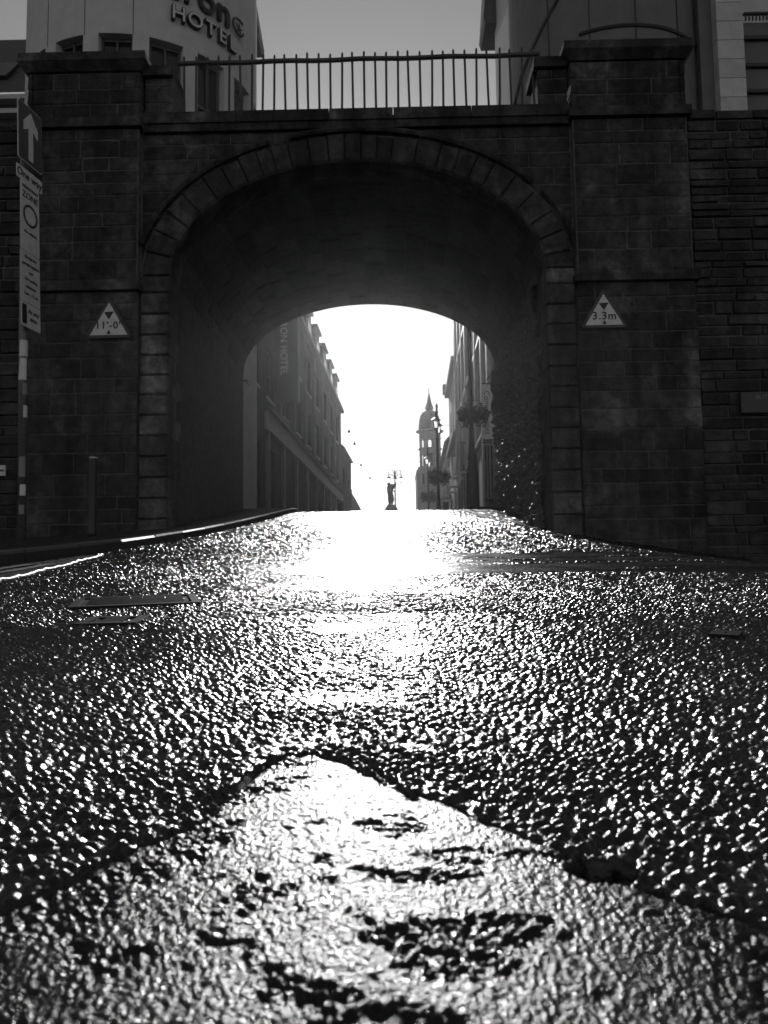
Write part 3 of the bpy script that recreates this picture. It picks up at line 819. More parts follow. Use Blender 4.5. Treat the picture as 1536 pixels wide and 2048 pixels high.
# sign post on the left pavement
ang = R_(9.5); D = Vector((math.sin(ang), math.cos(ang), 0)); Nn = Vector((math.cos(ang), -math.sin(ang), 0))
_q0, _q1 = P(44, 1064, 8.15), P(50, 205, 8.15); px_, py_ = _q0.x, 8.15
def pxz(z): return _q0.x+(_q1.x-_q0.x)*(z-_q0.z)/(_q1.z-_q0.z)
sp = thing('sign_post', (px_, py_, gz(px_, py_)+.1), 'tall traffic sign post with one-way and pedestrian zone plates, at left', 'sign post')
mb = MB(); mb.tube([(px_, py_, gz(px_, py_)+.08), (pxz(5.35), py_, 5.35)], .045, 14); pole = mb.build('pole', 'galv', sp, True)
_pa, _pb = P(34, 193, 7.9), P(38, 650, 7.9)
def OZ(z): return Vector((_pb.x+(_pa.x-_pb.x)*(z-_pb.z)/(_pa.z-_pb.z), 7.9, z))
def plate(u0, u1, z0, z1, m, name, rr=.02, off=0.0, parent=None, th=.006):
    mb = MB(); pts = []
    for (cu, cz_, a0) in ((u0+rr, z0+rr, 180), (u1-rr, z0+rr, 270), (u1-rr, z1-rr, 0), (u0+rr, z1-rr, 90)):
        for k in range(4):
            a = R_(a0+30*k); pts.append(OZ(cz_+rr*math.sin(a))+D*(cu+rr*math.cos(a))+Nn*off)
    mb.prism(pts, Nn*th); return mb.build(name, m, parent or sp)
z_t, z_b = P(34, 193, 7.9).z, P(34, 312, 7.9).z
pl = plate(0, .42, z_b, z_t, 'white', 'one_way_arrow_plate', .03)
plate(.012, .408, z_b+.012, z_t-.012, 'blue', 'plate_face', .025, .007, pl)
zc = z_b; s = z_t-z_b
arrow = [(.17, .07), (.25, .07), (.25, .60), (.335, .52), (.335, .68), (.21, .90), (.085, .68), (.085, .52), (.17, .60)]
mb = MB(); mb.prism([OZ(zc+s*v)+D*u+Nn*.0145 for u, v in arrow], Nn*.003); mb.build('arrow', 'white', pl)
zt, zb = P(31, 321, 7.85).z, P(31, 348, 7.85).z
pl = plate(-.025, .42, zb, zt, 'white', 'one_way_plate', .015)
put_text('One way', .118, OZ((zt+zb)/2)+D*.195+Nn*.009, D, (0, 0, 1), 'black', pl, bold=.001)
zt, zb2, zb = P(40, 357, 7.95).z, P(37, 497, 7.95).z, P(37, 600, 7.95).z
pl = plate(.04, .36, zb2, zt, 'white', 'zone_plate', .015)
put_text('PEDESTRIAN', .048, OZ(zt-.06)+D*.20+Nn*.009, D, (0, 0, 1), 'black', pl)
put_text('ZONE', .10, OZ(zt-.15)+D*.20+Nn*.009, D, (0, 0, 1), 'black', pl)
cz_ = zt-.36; mb = MB(); n = 28
for k in range(n):
    a, b = 2*math.pi*k/n, 2*math.pi*(k+1)/n
    q = lambda r, t: OZ(cz_+r*math.sin(t)*1.0)+D*(.20+r*math.cos(t))+Nn*.010
    mb.quad(q(.098, a), q(.125, a), q(.125, b), q(.098, b))
mb.build('ring_symbol', 'red', pl)
put_text('No vehicles', .045, OZ(cz_-.20)+D*.20+Nn*.009, D, (0, 0, 1), 'black', pl)
pl = plate(.03, .36, zb, zb2-.006, 'white', 'exemption_plate', .012)
for k, s in enumerate(('Except for', 'permit holders', 'and', 'for loading', 'between', '7am - 11 am')):
    put_text(s, .048, OZ(zb2-.06-k*.082)+D*.20+Nn*.009, D, (0, 0, 1), 'black', pl)
zb3 = P(37, 650, 7.95).z
pl = plate(.03, .36, zb3, zb-.006, 'white', 'no_waiting_plate', .012)
plate(.045, .12, zb3+.03, zb-.03, 'black', 'symbol_panel', .01, .008, pl, .002)
put_text('At any', .07, OZ(zb-.09)+D*.24+Nn*.009, D, (0, 0, 1), 'black', pl)
put_text('time', .07, OZ(zb-.17)+D*.24+Nn*.009, D, (0, 0, 1), 'black', pl)
for zc_ in (z_t-.12, z_b+.12, (zt+zb2)/2, zb+.1, zb3+.1):
    mb = MB(); mb.lathe((pxz(zc_), py_, zc_), [(.05, 0), (.05, .03)], 14); c = Vector((px_, py_, zc_))
    mb.obox((pxz(zc_), py_), (Nn.x, Nn.y), (D.x, D.y), .03, .085, -.03, .03, zc_, zc_+.03); mb.build('clip', 'galv', pole)
for z0, z1, a0, a1, m in ((2.62, 2.80, -120, 10, 'white'), (2.36, 2.60, -150, -20, 'white'), (2.20, 2.32, -70, 20, 'grey'), (1.95, 2.08, -60, 10, 'white'), (1.30, 1.52, -120, -30, 'grey'), (1.10, 1.22, -100, -20, 'white'), (.9, 1.0, -110, -40, 'grey')):
    mb = MB(); n = 8
    for k in range(n):
        a, b = R_(a0+(a1-a0)*k/n), R_(a0+(a1-a0)*(k+1)/n); r = .0465
        mb.quad((pxz(z0)+r*math.cos(a), py_+r*math.sin(a), z0), (pxz(z0)+r*math.cos(b), py_+r*math.sin(b), z0), (pxz(z0)+r*math.cos(b), py_+r*math.sin(b), z1), (pxz(z0)+r*math.cos(a), py_+r*math.sin(a), z1))
    mb.build('sticker', m, pole)
# bollard
p = P(187, 910, 9.1); bz = gz(p.x, p.y)+.095
t = thing('bollard', (p.x, p.y, bz), 'slim black bollard with pale band, on the pavement by the left pier', 'bollard')
mb = MB(); mb.lathe((p.x, p.y, bz), [(.06, 0), (.055, .05), (.048, .08), (.045, p.z-bz-.03), (.03, p.z-bz), (.01, p.z-bz+.005)], 14); mb.build('post', 'rubber', t, True)
mb = MB(); mb.lathe((p.x, p.y, p.z-.045), [(.0475, 0), (.0475, .02)], 14); mb.build('band', 'reflect', t)
# name plate on the right rampart
a, b = P(1480, 785, Y1-.03), P(1480, 826, Y1-.03)
t = thing('street_nameplate', (a.x+.5, Y1-.03, b.z), 'dark metal name plate fixed to the rubble wall at far right', 'plaque')
mb = MB(); mb.box(a.x, a.x+1.0, Y1-.05, Y1+.02, b.z, a.z); mb.build('plate', 'dark', t)
put_text('BUTCHER GATE', .085, (a.x+.5, Y1-.054, a.z-.075), (1, 0, 0), (0, 0, 1), 'grey', t)
# small pale notice at the extreme left
a = P(2, 940, 10.1)
t = thing('wall_notice', (a.x-.03, 10.1, a.z), 'small pale notice on the dark wall at far left', 'notice')
mb = MB(); mb.box(a.x-.12, a.x+.035, 10.14, 10.17, a.z-.07, a.z+.07); mb.build('plate', 'white', t)
mb = MB(); mb.box(a.x-.08, a.x+.02, 10.134, 10.139, a.z-.012, a.z+.012); mb.build('printed_bar', 'black', t)

# ------------------------------------------------------------------ buildings
def facade(parent, O, U, N_, L_, z0, z1, openings, m, name='wall', depth=.18, mullions=1, win='window', back=6.0):
    """wall sheet with real openings; U along, N_ outwards. openings = (u0,u1,z0,z1)"""
    us = sorted({0, L_, *[o[0] for o in openings], *[o[1] for o in openings]}); zs = sorted({z0, z1, *[o[2] for o in openings], *[o[3] for o in openings]})
    q = lambda u, n, z: (O[0]+U[0]*u+N_[0]*n, O[1]+U[1]*u+N_[1]*n, z)
    mb = MB()
    for ua, ub in zip(us[:-1], us[1:]):
        for za, zb in zip(zs[:-1], zs[1:]):
            mu, mz = (ua+ub)/2, (za+zb)/2
            if not any(o[0] < mu < o[1] and o[2] < mz < o[3] for o in openings):
                mb.quad(q(ua, 0, za), q(ub, 0, za), q(ub, 0, zb), q(ua, 0, zb))
    for (ua, ub, za, zb) in openings:
        for a, b in (((ua, za), (ub, za)), ((ub, za), (ub, zb)), ((ub, zb), (ua, zb)), ((ua, zb), (ua, za))):
            mb.quad(q(a[0], 0, a[1]), q(b[0], 0, b[1]), q(b[0], -depth-.1, b[1]), q(a[0], -depth-.1, a[1]))
    # body behind
    mb.quad(q(0, 0, z0), q(0, 0, z1), q(0, -back, z1), q(0, -back, z0)); mb.quad(q(L_, 0, z0), q(L_, -back, z0), q(L_, -back, z1), q(L_, 0, z1))
    mb.quad(q(0, 0, z1), q(L_, 0, z1), q(L_, -back, z1), q(0, -back, z1)); mb.quad(q(0, -back, z0), q(0, -back, z1), q(L_, -back, z1), q(L_, -back, z0))
    wobj = mb.build(name, m, parent)
    for (ua, ub, za, zb) in openings:
        mb = MB(); f = .06
        mb.obox(O, U, N_, ua+.002, ua+f, -depth, -depth+.07, za+.002, zb-.002); mb.obox(O, U, N_, ub-f, ub-.002, -depth, -depth+.07, za+.002, zb-.002)
        mb.obox(O, U, N_, ua+f, ub-f, -depth, -depth+.07, za+.002, za+f); mb.obox(O, U, N_, ua+f, ub-f, -depth, -depth+.07, zb-f, zb-.002)
        for k in range(mullions):
            u = ua+(ub-ua)*(k+1)/(mullions+1); mb.obox(O, U, N_, u-.025, u+.025, -depth, -depth+.06, za+f, zb-f)
        mb.obox(O, U, N_, ua+f, ub-f, -depth, -depth+.055, (za+zb)/2-.025, (za+zb)/2+.025)
        wo = mb.build(win, 'frame', parent)
        mb = MB(); mb.quad(q(ua, -depth-.02, za), q(ub, -depth-.02, za), q(ub, -depth-.02, zb), q(ua, -depth-.02, zb)); mb.build('pane', 'glass', wo)
        mb = MB(); mb.obox(O, U, N_, ua-.08, ub+.08, .003, .07, za-.10, za-.002); mb.build('sill', 'trim', wo)
    return wobj
nU = math.hypot(SV, 1); US = (SV/nU, 1/nU); NR = (US[1], -US[0]); NL = (-US[1], US[0])    # along the street; outward normals of left / right fronts
CL, CR = -5.7, 3.0
def q3(O, U, N_, u, n, z): return (O[0]+U[0]*u+N_[0]*n, O[1]+U[1]*u+N_[1]*n, z)

# --- hotel corner block with its round front, seen over the parapet
DC, DR = (-7.3, 22.0), 3.3
hb = thing('hotel_building', (DC[0], DC[1], 1.5), 'pale rendered hotel with a round corner rising behind the left pier', 'building')
def dp(phi, r, z): return (DC[0]+r*math.sin(phi), DC[1]-r*math.cos(phi), z)
wins = [R_(-40.1+22.4*k) for k in range(8)]; hwA = R_(7.6)
wz = [(12.1, 14.28), (8.4, 10.4)]
mb = MB()
cuts = sorted({R_(a) for a in range(-180, 181, 4)} | {c-hwA for c in wins} | {c+hwA for c in wins})
zs = sorted({0.0, 26.0, *[z for w_ in wz for z in w_]})
for a, b in zip(cuts[:-1], cuts[1:]):
    for za, zb in zip(zs[:-1], zs[1:]):
        m_ = (a+b)/2
        if any(abs(m_-c) < hwA for c in wins) and any(za >= w_[0]-1e-6 and zb <= w_[1]+1e-6 for w_ in wz): continue
        mb.quad(dp(a, DR, za), dp(b, DR, za), dp(b, DR, zb), dp(a, DR, zb))
for c in wins:
    for za, zb in wz:
        for s in (-1, 1): mb.quad(dp(c+s*hwA, DR, za), dp(c+s*hwA, DR-.3, za), dp(c+s*hwA, DR-.3, zb), dp(c+s*hwA, DR, zb))
        for z in (za, zb): mb.quad(dp(c-hwA, DR, z), dp(c+hwA, DR, z), dp(c+hwA, DR-.3, z), dp(c-hwA, DR-.3, z))
mb.build('round_wall', 'render', hb)
for c in wins:
    for za, zb in wz:
        mb = MB()
        for s, e in ((-1, -.86), (-.06, .06), (.86, 1)):
            mb.hexa([dp(c+s*hwA, DR-.2, za), dp(c+e*hwA, DR-.2, za), dp(c+e*hwA, DR-.28, za), dp(c+s*hwA, DR-.28, za), dp(c+s*hwA, DR-.2, zb), dp(c+e*hwA, DR-.2, zb), dp(c+e*hwA, DR-.28, zb), dp(c+s*hwA, DR-.28, zb)])
        for z in (za, za+.8, zb-.09):
            mb.hexa([dp(c-.86*hwA, DR-.205, z), dp(c+.86*hwA, DR-.205, z), dp(c+.86*hwA, DR-.275, z), dp(c-.86*hwA, DR-.275, z), dp(c-.86*hwA, DR-.205, z+.08), dp(c+.86*hwA, DR-.205, z+.08), dp(c+.86*hwA, DR-.275, z+.08), dp(c-.86*hwA, DR-.275, z+.08)])
        wo = mb.build('window', 'frame', hb)
        mb = MB(); mb.quad(dp(c-hwA, DR-.25, za), dp(c+hwA, DR-.25, za), dp(c+hwA, DR-.25, zb), dp(c-hwA, DR-.25, zb)); mb.build('pane', 'glass', wo)
mb = MB()
for c in (R_(-6.5-3), R_(12.5), R_(-31)):
    mb.hexa([dp(c-.003, DR+.004, 14.28), dp(c+.003, DR+.004, 14.28), dp(c+.003, DR-.05, 14.28), dp(c-.003, DR-.05, 14.28), dp(c-.003, DR+.004, 26), dp(c+.003, DR+.004, 26), dp(c+.003, DR-.05, 26), dp(c-.003, DR-.05, 26)])
mb.build('panel_joint', 'dark', hb)
# letters standing off the round wall
def drum_letter(ch, phi, z, size, m, parent, r, extrude, **kw):
    n = Vector((math.sin(phi), -math.cos(phi), 0)); right = Vector((math.cos(phi), math.sin(phi), 0))
    o = put_text(ch, size, Vector(dp(phi, r, z)), right, (0, 0, 1), m, parent, extrude, name='letter', **kw); return o
def phi_at(px, z):
    best = min((abs((lambda v: 768+FPX*v.x/-v.z)(CM.inverted() @ Vector(dp(R_(a/4), DR, z)))-px), a/4) for a in range(-200, 340)); return R_(best[1])
for ch, px in zip('HOTEL', (355, 388, 417, 440, 459)):
    ph = phi_at(px, 15.06)
    drum_letter(ch, ph, 15.06, .56, 'black', hb, DR+.07, .06, bold=.020)
    drum_letter(ch, ph, 15.06, .56, 'white', hb, DR+.136, .004, bold=.0)
for ch, px in zip('maldron', (228, 275, 312, 340, 378, 411, 443)):
    ph = phi_at(px, 15.8)
    drum_letter(ch, ph, 15.82, 1.05, 'black', hb, DR+.07, .05, bold=.012)
ph = phi_at(473, 15.8)
mb = MB()
cpt = Vector(dp(ph, DR+.09, 15.75)); rt_ = Vector((math.cos(ph), math.sin(ph), 0)); up_ = Vector((0, 0, 1))
mb.tube([cpt+rt_*(.36*math.cos(a/10)*(1-a/140))+up_*(.30*math.sin(a/10)*(1-a/140)) for a in range(10, 62, 3)], .035, 6)
for a in range(5):
    t_ = a*2*math.pi/5+.3; mb.tube([cpt, cpt+rt_*(.17*math.cos(t_))+up_*(.17*math.sin(t_))], [.04, .012], 6)
mb.build('emblem', 'black', hb)
# steep roof with its eave over the street, behind the round front
xe = P(528, 100, 26.5)
mb = MB(); mb.prism([(xe.x, 25.5, xe.z), (xe.x-.06, 25.5, xe.z-.22), (xe.x-.55, 25.5, xe.z-.22), (xe.x-.9, 25.5, xe.z+4.5), (xe.x-.7, 25.5, xe.z+4.5)], (0, 1.1, 0)); mb.build('roof', 'slate', hb)
mb = MB(); mb.box(-12, -5.75, 24.6, 30, 0, 18.2); mb.build('rear_block', 'render', hb)

# --- long dormered range along the left of the street
ya, yb = 32.0, 59.4
dr = thing('street_range', (street(CL, 45), 45, 2), 'long dark street front with five dormers, left side beyond the arch', 'building')
O = (street(CL, ya), ya); L_ = (yb-ya)*nU; op = []
for k in range(7):
    u = 1.2+k*3.75
    for za, zb in ((7.2, 9.1), (10.1, 12.0)): op.append((u, u+1.25, za, zb))
facade(dr, O, US, NR, L_, 0, 13.12, op, 'brick', back=7)
mb = MB(); mb.obox(O, US, NR, -3.0, L_, .003, .14, 5.85, 6.55); mb.build('fascia', 'trim', dr)
mb = MB(); mb.obox(O, US, NR, -3.0, L_, .003, .30, 6.56, 6.66); mb.build('cornice', 'render_dark', dr)
mb = MB(); mb.obox(O, US, NR, 0, L_, .003, .28, 12.87, 13.12); mb.build('eave', 'render_dark', dr)
for k in range(9):
    u = -2.9+k*3.6; mb = MB(); mb.obox(O, US, NR, u, u+.42, .003, .12, 1.2, 5.84); mb.build('shop_pilaster', 'ashlar', dr)
for k in range(8):
    u = .25+k*3.75; mb = MB(); mb.obox(O, US, NR, u, u+.16, .003, .10, 6.67, 12.86); mb.build('pilaster', 'ashlar', dr)
mb = MB(); mb.prism([q3(O, US, NR, 0, .1, 12.96), q3(O, US, NR, 0, -2.0, 14.4), q3(O, US, NR, 0, -7, 14.4), q3(O, US, NR, 0, -7, 12.96)], (US[0]*L_, US[1]*L_, 0)); mb.build('roof', 'slate', dr)
for k in range(5):
    u = 8.9+k*3.75; d = thing; mb = MB(); mb.obox(O, US, NR, u, u+1.9, -2.2, -.05, 13.14, 15.0); do = mb.build('dormer', 'slate', dr)
    mb = MB(); mb.obox(O, US, NR, u-.12, u+2.02, -2.3, .10, 15.001, 15.13); mb.build('dormer_roof', 'slate', do)
    mb = MB(); mb.obox(O, US, NR, u+.25, u+1.65, -.045, .0, 13.1, 14.25); mb.build('dormer_window', 'glass', do)
# aerial bracket on the roof
a = P(614, 634, 40)
t = thing('roof_aerial', (a.x, 40, 12.9), 'thin bracket aerial above the street front, left of the arch crown', 'aerial')
mb = MB(); mb.tube([(a.x-.5, 40, 12.9), (a.x-.5, 40, 13.9)], .03, 6); mb.tube([P(610, 636, 40), P(622, 632, 40), P(622, 624, 40), P(612, 620, 40)], .03, 6); mb.build('bracket', 'iron', t)
# lower shop wing between the round corner and the range
lw = thing('shop_front', (street(CL, 28.5), 28.5, 2), 'low shop front at the near end of the left street range', 'building')
Os = (street(CL, 25.2), 25.2)
facade(lw, Os, US, NR, 6.75, 0, 12.0, [(1.2, 2.6, 7.2, 9.2), (4.2, 5.6, 7.2, 9.2), (.9, 2.9, 2.2, 5.2), (3.9, 5.9, 2.2, 5.2)], 'brick', back=5)

# hotel blade sign, dark panel with letters running down
a, b = P(553, 640, 29.5), P(597, 806, 29.5)
t = thing('blade_sign', ((a.x+b.x)/2, 29.5, b.z), 'tall dark hotel blade sign projecting over the left street front', 'sign')
mb = MB(); mb.box(a.x, b.x, 29.44, 29.56, b.z, a.z+1.6); pn = mb.build('panel', 'dark', t)
cx_ = (P(567, 745, 29.4).x); zH = P(567, 745, 29.4).z
put_text('MALDRON HOTEL', .385, (cx_, 29.43, zH+1.50), (0, 0, -1), (1, 0, 0), 'white', t, bold=.002)
mb = MB(); mb.box(a.x-.6, a.x, 29.47, 29.53, b.z+.4, b.z+.5); mb.box(a.x-.6, a.x, 29.47, 29.53, a.z+.4, a.z+.5); mb.build('bracket', 'iron', t)
mb = MB(); mb.box(b.x+.001, b.x+.04, 29.43, 29.57, b.z, a.z+1.6); mb.build('sunlit_edge', 'trim', t)  # pale strip paints the sunlit right edge onto the dark panel

# --- gabled building after the range and the hip roof at the far end
gb = thing('gable_building', (street(CL, 64), 64, 3), 'narrow building with sloping gable past the dormered range', 'building')
O = (street(CL, 59.8), 59.8)
facade(gb, O, US, NR, 9, 0, 10.3, [(1, 2.2, 7, 8.8), (4, 5.2, 7, 8.8)], 'brick', back=6)
mb = MB(); mb.prism([q3(O, US, NR, 0, .25, 10.31), q3(O, US, NR, 0, -3, 13.0), q3(O, US, NR, 0, -6, 10.31)], (US[0]*9, US[1]*9, 0)); mb.build('roof', 'slate', gb)
fb = thing('hip_roof_building', (P(700, 1000, 98).x, 100, 4), 'low far building with hipped roof at the left end of the street', 'building')
p0, p1, p2, p3 = P(678, 985, 98), P(703, 985, 98), P(713, 1001, 98), P(723, 1021, 98)
mb = MB(); mb.prism([(p0.x-5, 98, 3), (p3.x, 98, 3), (p3.x, 98, p3.z), (p2.x, 98, p2.z), (p1.x, 98, p1.z), (p0.x-5, 98, p0.z)], (0, 8, 0)); mb.build('walls_and_roof', 'slate', fb)
mb = MB(); mb.box(p0.x-5, p1.x+.1, 97.8, 98.5, p1.z+.001, p1.z+.35); mb.build('parapet', 'trim', fb)
a = P(690, 985, 70); 
t = thing('security_camera', (P(690, 985, 60.5).x, 60.5, P(690, 985, 60.5).z), 'small camera on a bracket at the end of the left buildings', 'camera')
c0, c1, c2 = P(685, 981, 60.5), P(697, 981, 60.5), P(697, 966, 60.5)
mb = MB(); mb.tube([c0, c1], .05, 6); mb.tube([c1, c2], .06, 6); mb.build('bracket', 'iron', t)
mb = MB(); mb.hexa([tuple(P(694, 968, 60.4)), tuple(P(694, 968, 60.7)), tuple(P(701, 963, 60.7)), tuple(P(701, 963, 60.4)), tuple(P(694, 964, 60.4)), tuple(P(694, 964, 60.7)), tuple(P(701, 959, 60.7)), tuple(P(701, 959, 60.4))]); mb.build('body', 'iron', t)

# --- building with slate roof at top left
a, b = P(-60, 84, 27), P(44, 74, 27)
sr = thing('slate_roof_building', (a.x, 29, 2), 'dark slate-roofed building at the top left edge', 'building')
mb = MB(); mb.prism([(a.x-8, 24.5, 16.6), (b.x+3, 24.5, 16.6), (b.x+3, 27.2, b.z), (a.x-8, 27.2, b.z)], (0, .2, .2)); rf = mb.build('roof', 'slate', sr)
mb = MB(); mb.box(a.x-8, b.x+3, 24.8, 33, 0, 16.6); mb.build('wall', 'brick', sr)
for z in (16.35, 15.85):
    mb = MB(); mb.box(a.x-8, b.x+3, 24.45, 24.79, z, z+.16); mb.build('gutter_band', 'trim', sr)
a = P(10, 155, 25.6); mb = MB(); mb.prism([(a.x-.6, 25.10, 17.45), (a.x+.35, 25.10, 17.45), (a.x+.45, 25.8, 18.4), (a.x-.5, 25.8, 18.4)], (0, -.12, .1)); mb.build('skylight', 'glass', rf)

# --- right corner block: dark round front, pale flank, pale block pier
rb = thing('corner_building', (6.45, 22, 1.5), 'grey clad building with a round front rising behind the right pier', 'building')
EC, ER = (6.45, 22.0), 2.75
def ep(phi, r, z): return (EC[0]+r*math.sin(phi), EC[1]-r*math.cos(phi), z)
mb = MB()
for k in range(48):
    a, b = 2*math.pi*k/48, 2*math.pi*(k+1)/48
    mb.quad(ep(a, ER, 0), ep(b, ER, 0), ep(b, ER, 26), ep(a, ER, 26))
mb.build('round_wall', 'render_dark', rb)
for px, z0, z1 in ((1099, 12.5, 26), (1181, 13.6, 26), (1273, 14.0, 26), (1357, 14.0, 26)):
    ph = min((abs((lambda v: 768+FPX*v.x/-v.z)(CM.inverted() @ Vector(ep(R_(d/4), ER, 14)))-px), R_(d/4)) for d in range(-340, 340))[1]
    mb = MB(); mb.hexa([ep(ph-.006, ER+.02, z0), ep(ph+.006, ER+.02, z0), ep(ph+.006, ER-.05, z0), ep(ph-.006, ER-.05, z0), ep(ph-.006, ER+.02, z1), ep(ph+.006, ER+.02, z1), ep(ph+.006, ER-.05, z1), ep(ph-.006, ER-.05, z1)]); mb.build('panel_joint', 'dark', rb)
mb = MB(); mb.tube([ep(R_(a), ER+.02, 14.56) for a in range(-28, 60, 4)], .05, 6); mb.build('ring_moulding', 'dark', rb)
mb = MB(); mb.tube([ep(R_(a), ER+.02, z) for a, z in ((-89, 13.4), (-80, 13.9), (-70, 14.4), (-60, 14.85), (-50, 15.3), (-40, 15.8), (-30, 16.4), (-20, 17.1))], .055, 6); mb.build('sloping_moulding', 'dark', rb)
xa_ = P(1010, 150, 23.5).x
mb = MB(); mb.box(xa_, 12, 22.6, 25.5, 0, 20.3); mb.build('flank_wall', 'render', rb)
xe = P(957, 98, 26.6)
mb = MB(); mb.prism([(xe.x, 25.0, xe.z), (xe.x+.06, 25.0, xe.z-.22), (xe.x+.9, 25.0, xe.z-.22), (xe.x+.7, 25.0, xe.z+4.5), (xe.x+.35, 25.0, xe.z+4.5)], (0, 1.4, 0)); mb.build('roof', 'slate', rb)
a, b = P(1436, 100, 19.6), P(1489, 100, 19.6)
z = 9.0; pcol = thing('block_pier', ((a.x+b.x)/2, 20, 1), 'pale square pier of stacked blocks behind the right rampart', 'pier')
while z < 18:
    mb = MB(); mb.box(a.x, b.x, 19.6, 20.3, z+.006, z+.525); mb.build('block', 'cream', pcol); z += .535
mb = MB(); mb.box(a.x+.02, b.x-.02, 19.62, 20.28, 0, 18); mb.build('core', 'mortar', pcol)
mb = MB(); mb.box(a.x-.35, a.x-.002, 19.9, 20.3, 0, 18); mb.build('recess', 'render_dark', pcol)
a, b = P(1484, 46, 21), P(1600, 44, 21)
db = thing('flat_roof_building', (a.x+3, 22, 1), 'dark flat-roofed building with roof railing at the top right edge', 'building')
mb = MB(); mb.box(a.x, a.x+9, 21, 27, 0, a.z); mb.build('wall', 'render_dark', db)
for py in (75, 130, 182):
    zz = P(1500, py, 20.9).z; mb = MB(); mb.box(a.x, a.x+9, 20.88, 20.998, zz-.05, zz+.05); mb.build('band', 'dark', db)
mb = MB(); mb.box(a.x, a.x+9, 20.85, 20.95, a.z+.17, a.z+.22); rl = mb.build('roof_rail', 'iron', db)
for k in range(30):
    mb = MB(); x = a.x+.05+k*.10; mb.box(x, x+.025, 20.87, 20.93, a.z+.001, a.z+.17); mb.build('baluster', 'iron', rl)

# --- right side of the street
fn = thing('finned_building', (street(CR, 40), 40, 2), 'tall grey building with lit vertical fins, right side beyond the arch', 'building')
O = (street(CR, 28), 28); L_ = 24*nU
op = [(u, u+1.5, za, zb) for u in (1.2, 4.4, 7.6, 10.8, 14.0, 17.2, 20.4) for za, zb in ((2.5, 5.4), (7.4, 9.6), (11.0, 13.2), (14.6, 16.4))]
facade(fn, O, US, NL, L_, 0, 17.6, op, 'ashlar', back=8)
for k, u in enumerate((0.9, 3.5, 6.7, 9.9, 13.1, 16.3, 19.5, 22.7, 23.6)):
    mb = MB(); mb.obox(O, US, NL, u, u+.22, .003, .17, 1.5 if k % 2 else 6.2, 17.5); mb.build('fin', 'trim', fn)
for z in (6.0, 10.3, 13.9):
    mb = MB(); mb.obox(O, US, NL, .9, L_, .003, .14, z, z+.16); mb.build('string_course', 'trim', fn)
b2 = thing('parapet_building', (street(CR, 58), 58, 3), 'mid-height building with chimney block, right of the street', 'building')
O = (street(CR, 52.3), 52.3); L_ = 11.7
facade(b2, O, US, NL, L_, 0, 15.3, [(u, u+1.3, za, zb) for u in (1, 4.2, 7.4) for za, zb in ((3.5, 6), (7.5, 9.5), (11, 13))], 'ashlar', back=8)
mb = MB(); mb.obox(O, US, NL, 0, L_, .003, .35, 15.0, 15.3); mb.build('cornice', 'trim', b2)
mb = MB(); mb.obox(O, US, NL, 0, L_, .003, .30, 9.9, 10.15); mb.build('string_course', 'trim', b2)
mb = MB(); mb.obox(O, US, NL, L_-.9, L_+.1, -2, .5, 15.301, 16.0); mb.build('chimney', 'ashlar', b2)
b3 = thing('hipped_building', (street(CR, 76), 76, 4), 'slate-roofed building before the domed tower, right of the street', 'building')
O = (street(CR, 65), 65); L_ = 24
facade(b3, O, US, NL, L_, 0, 11.5, [(u, u+1.2, za, zb) for u in (1, 4, 7, 10, 13, 16, 19) for za, zb in ((4, 6), (7, 8.6), (9.4, 10.9))], 'ashlar', back=9)
mb = MB(); mb.prism([q3(O, US, NL, 0, .4, 11.51), q3(O, US, NL, 0, -2.2, 14.3), q3(O, US, NL, 0, -7, 14.3), q3(O, US, NL, 0, -9, 11.51)], (US[0]*L_, US[1]*L_, 0)); mb.build('roof', 'slate', b3)
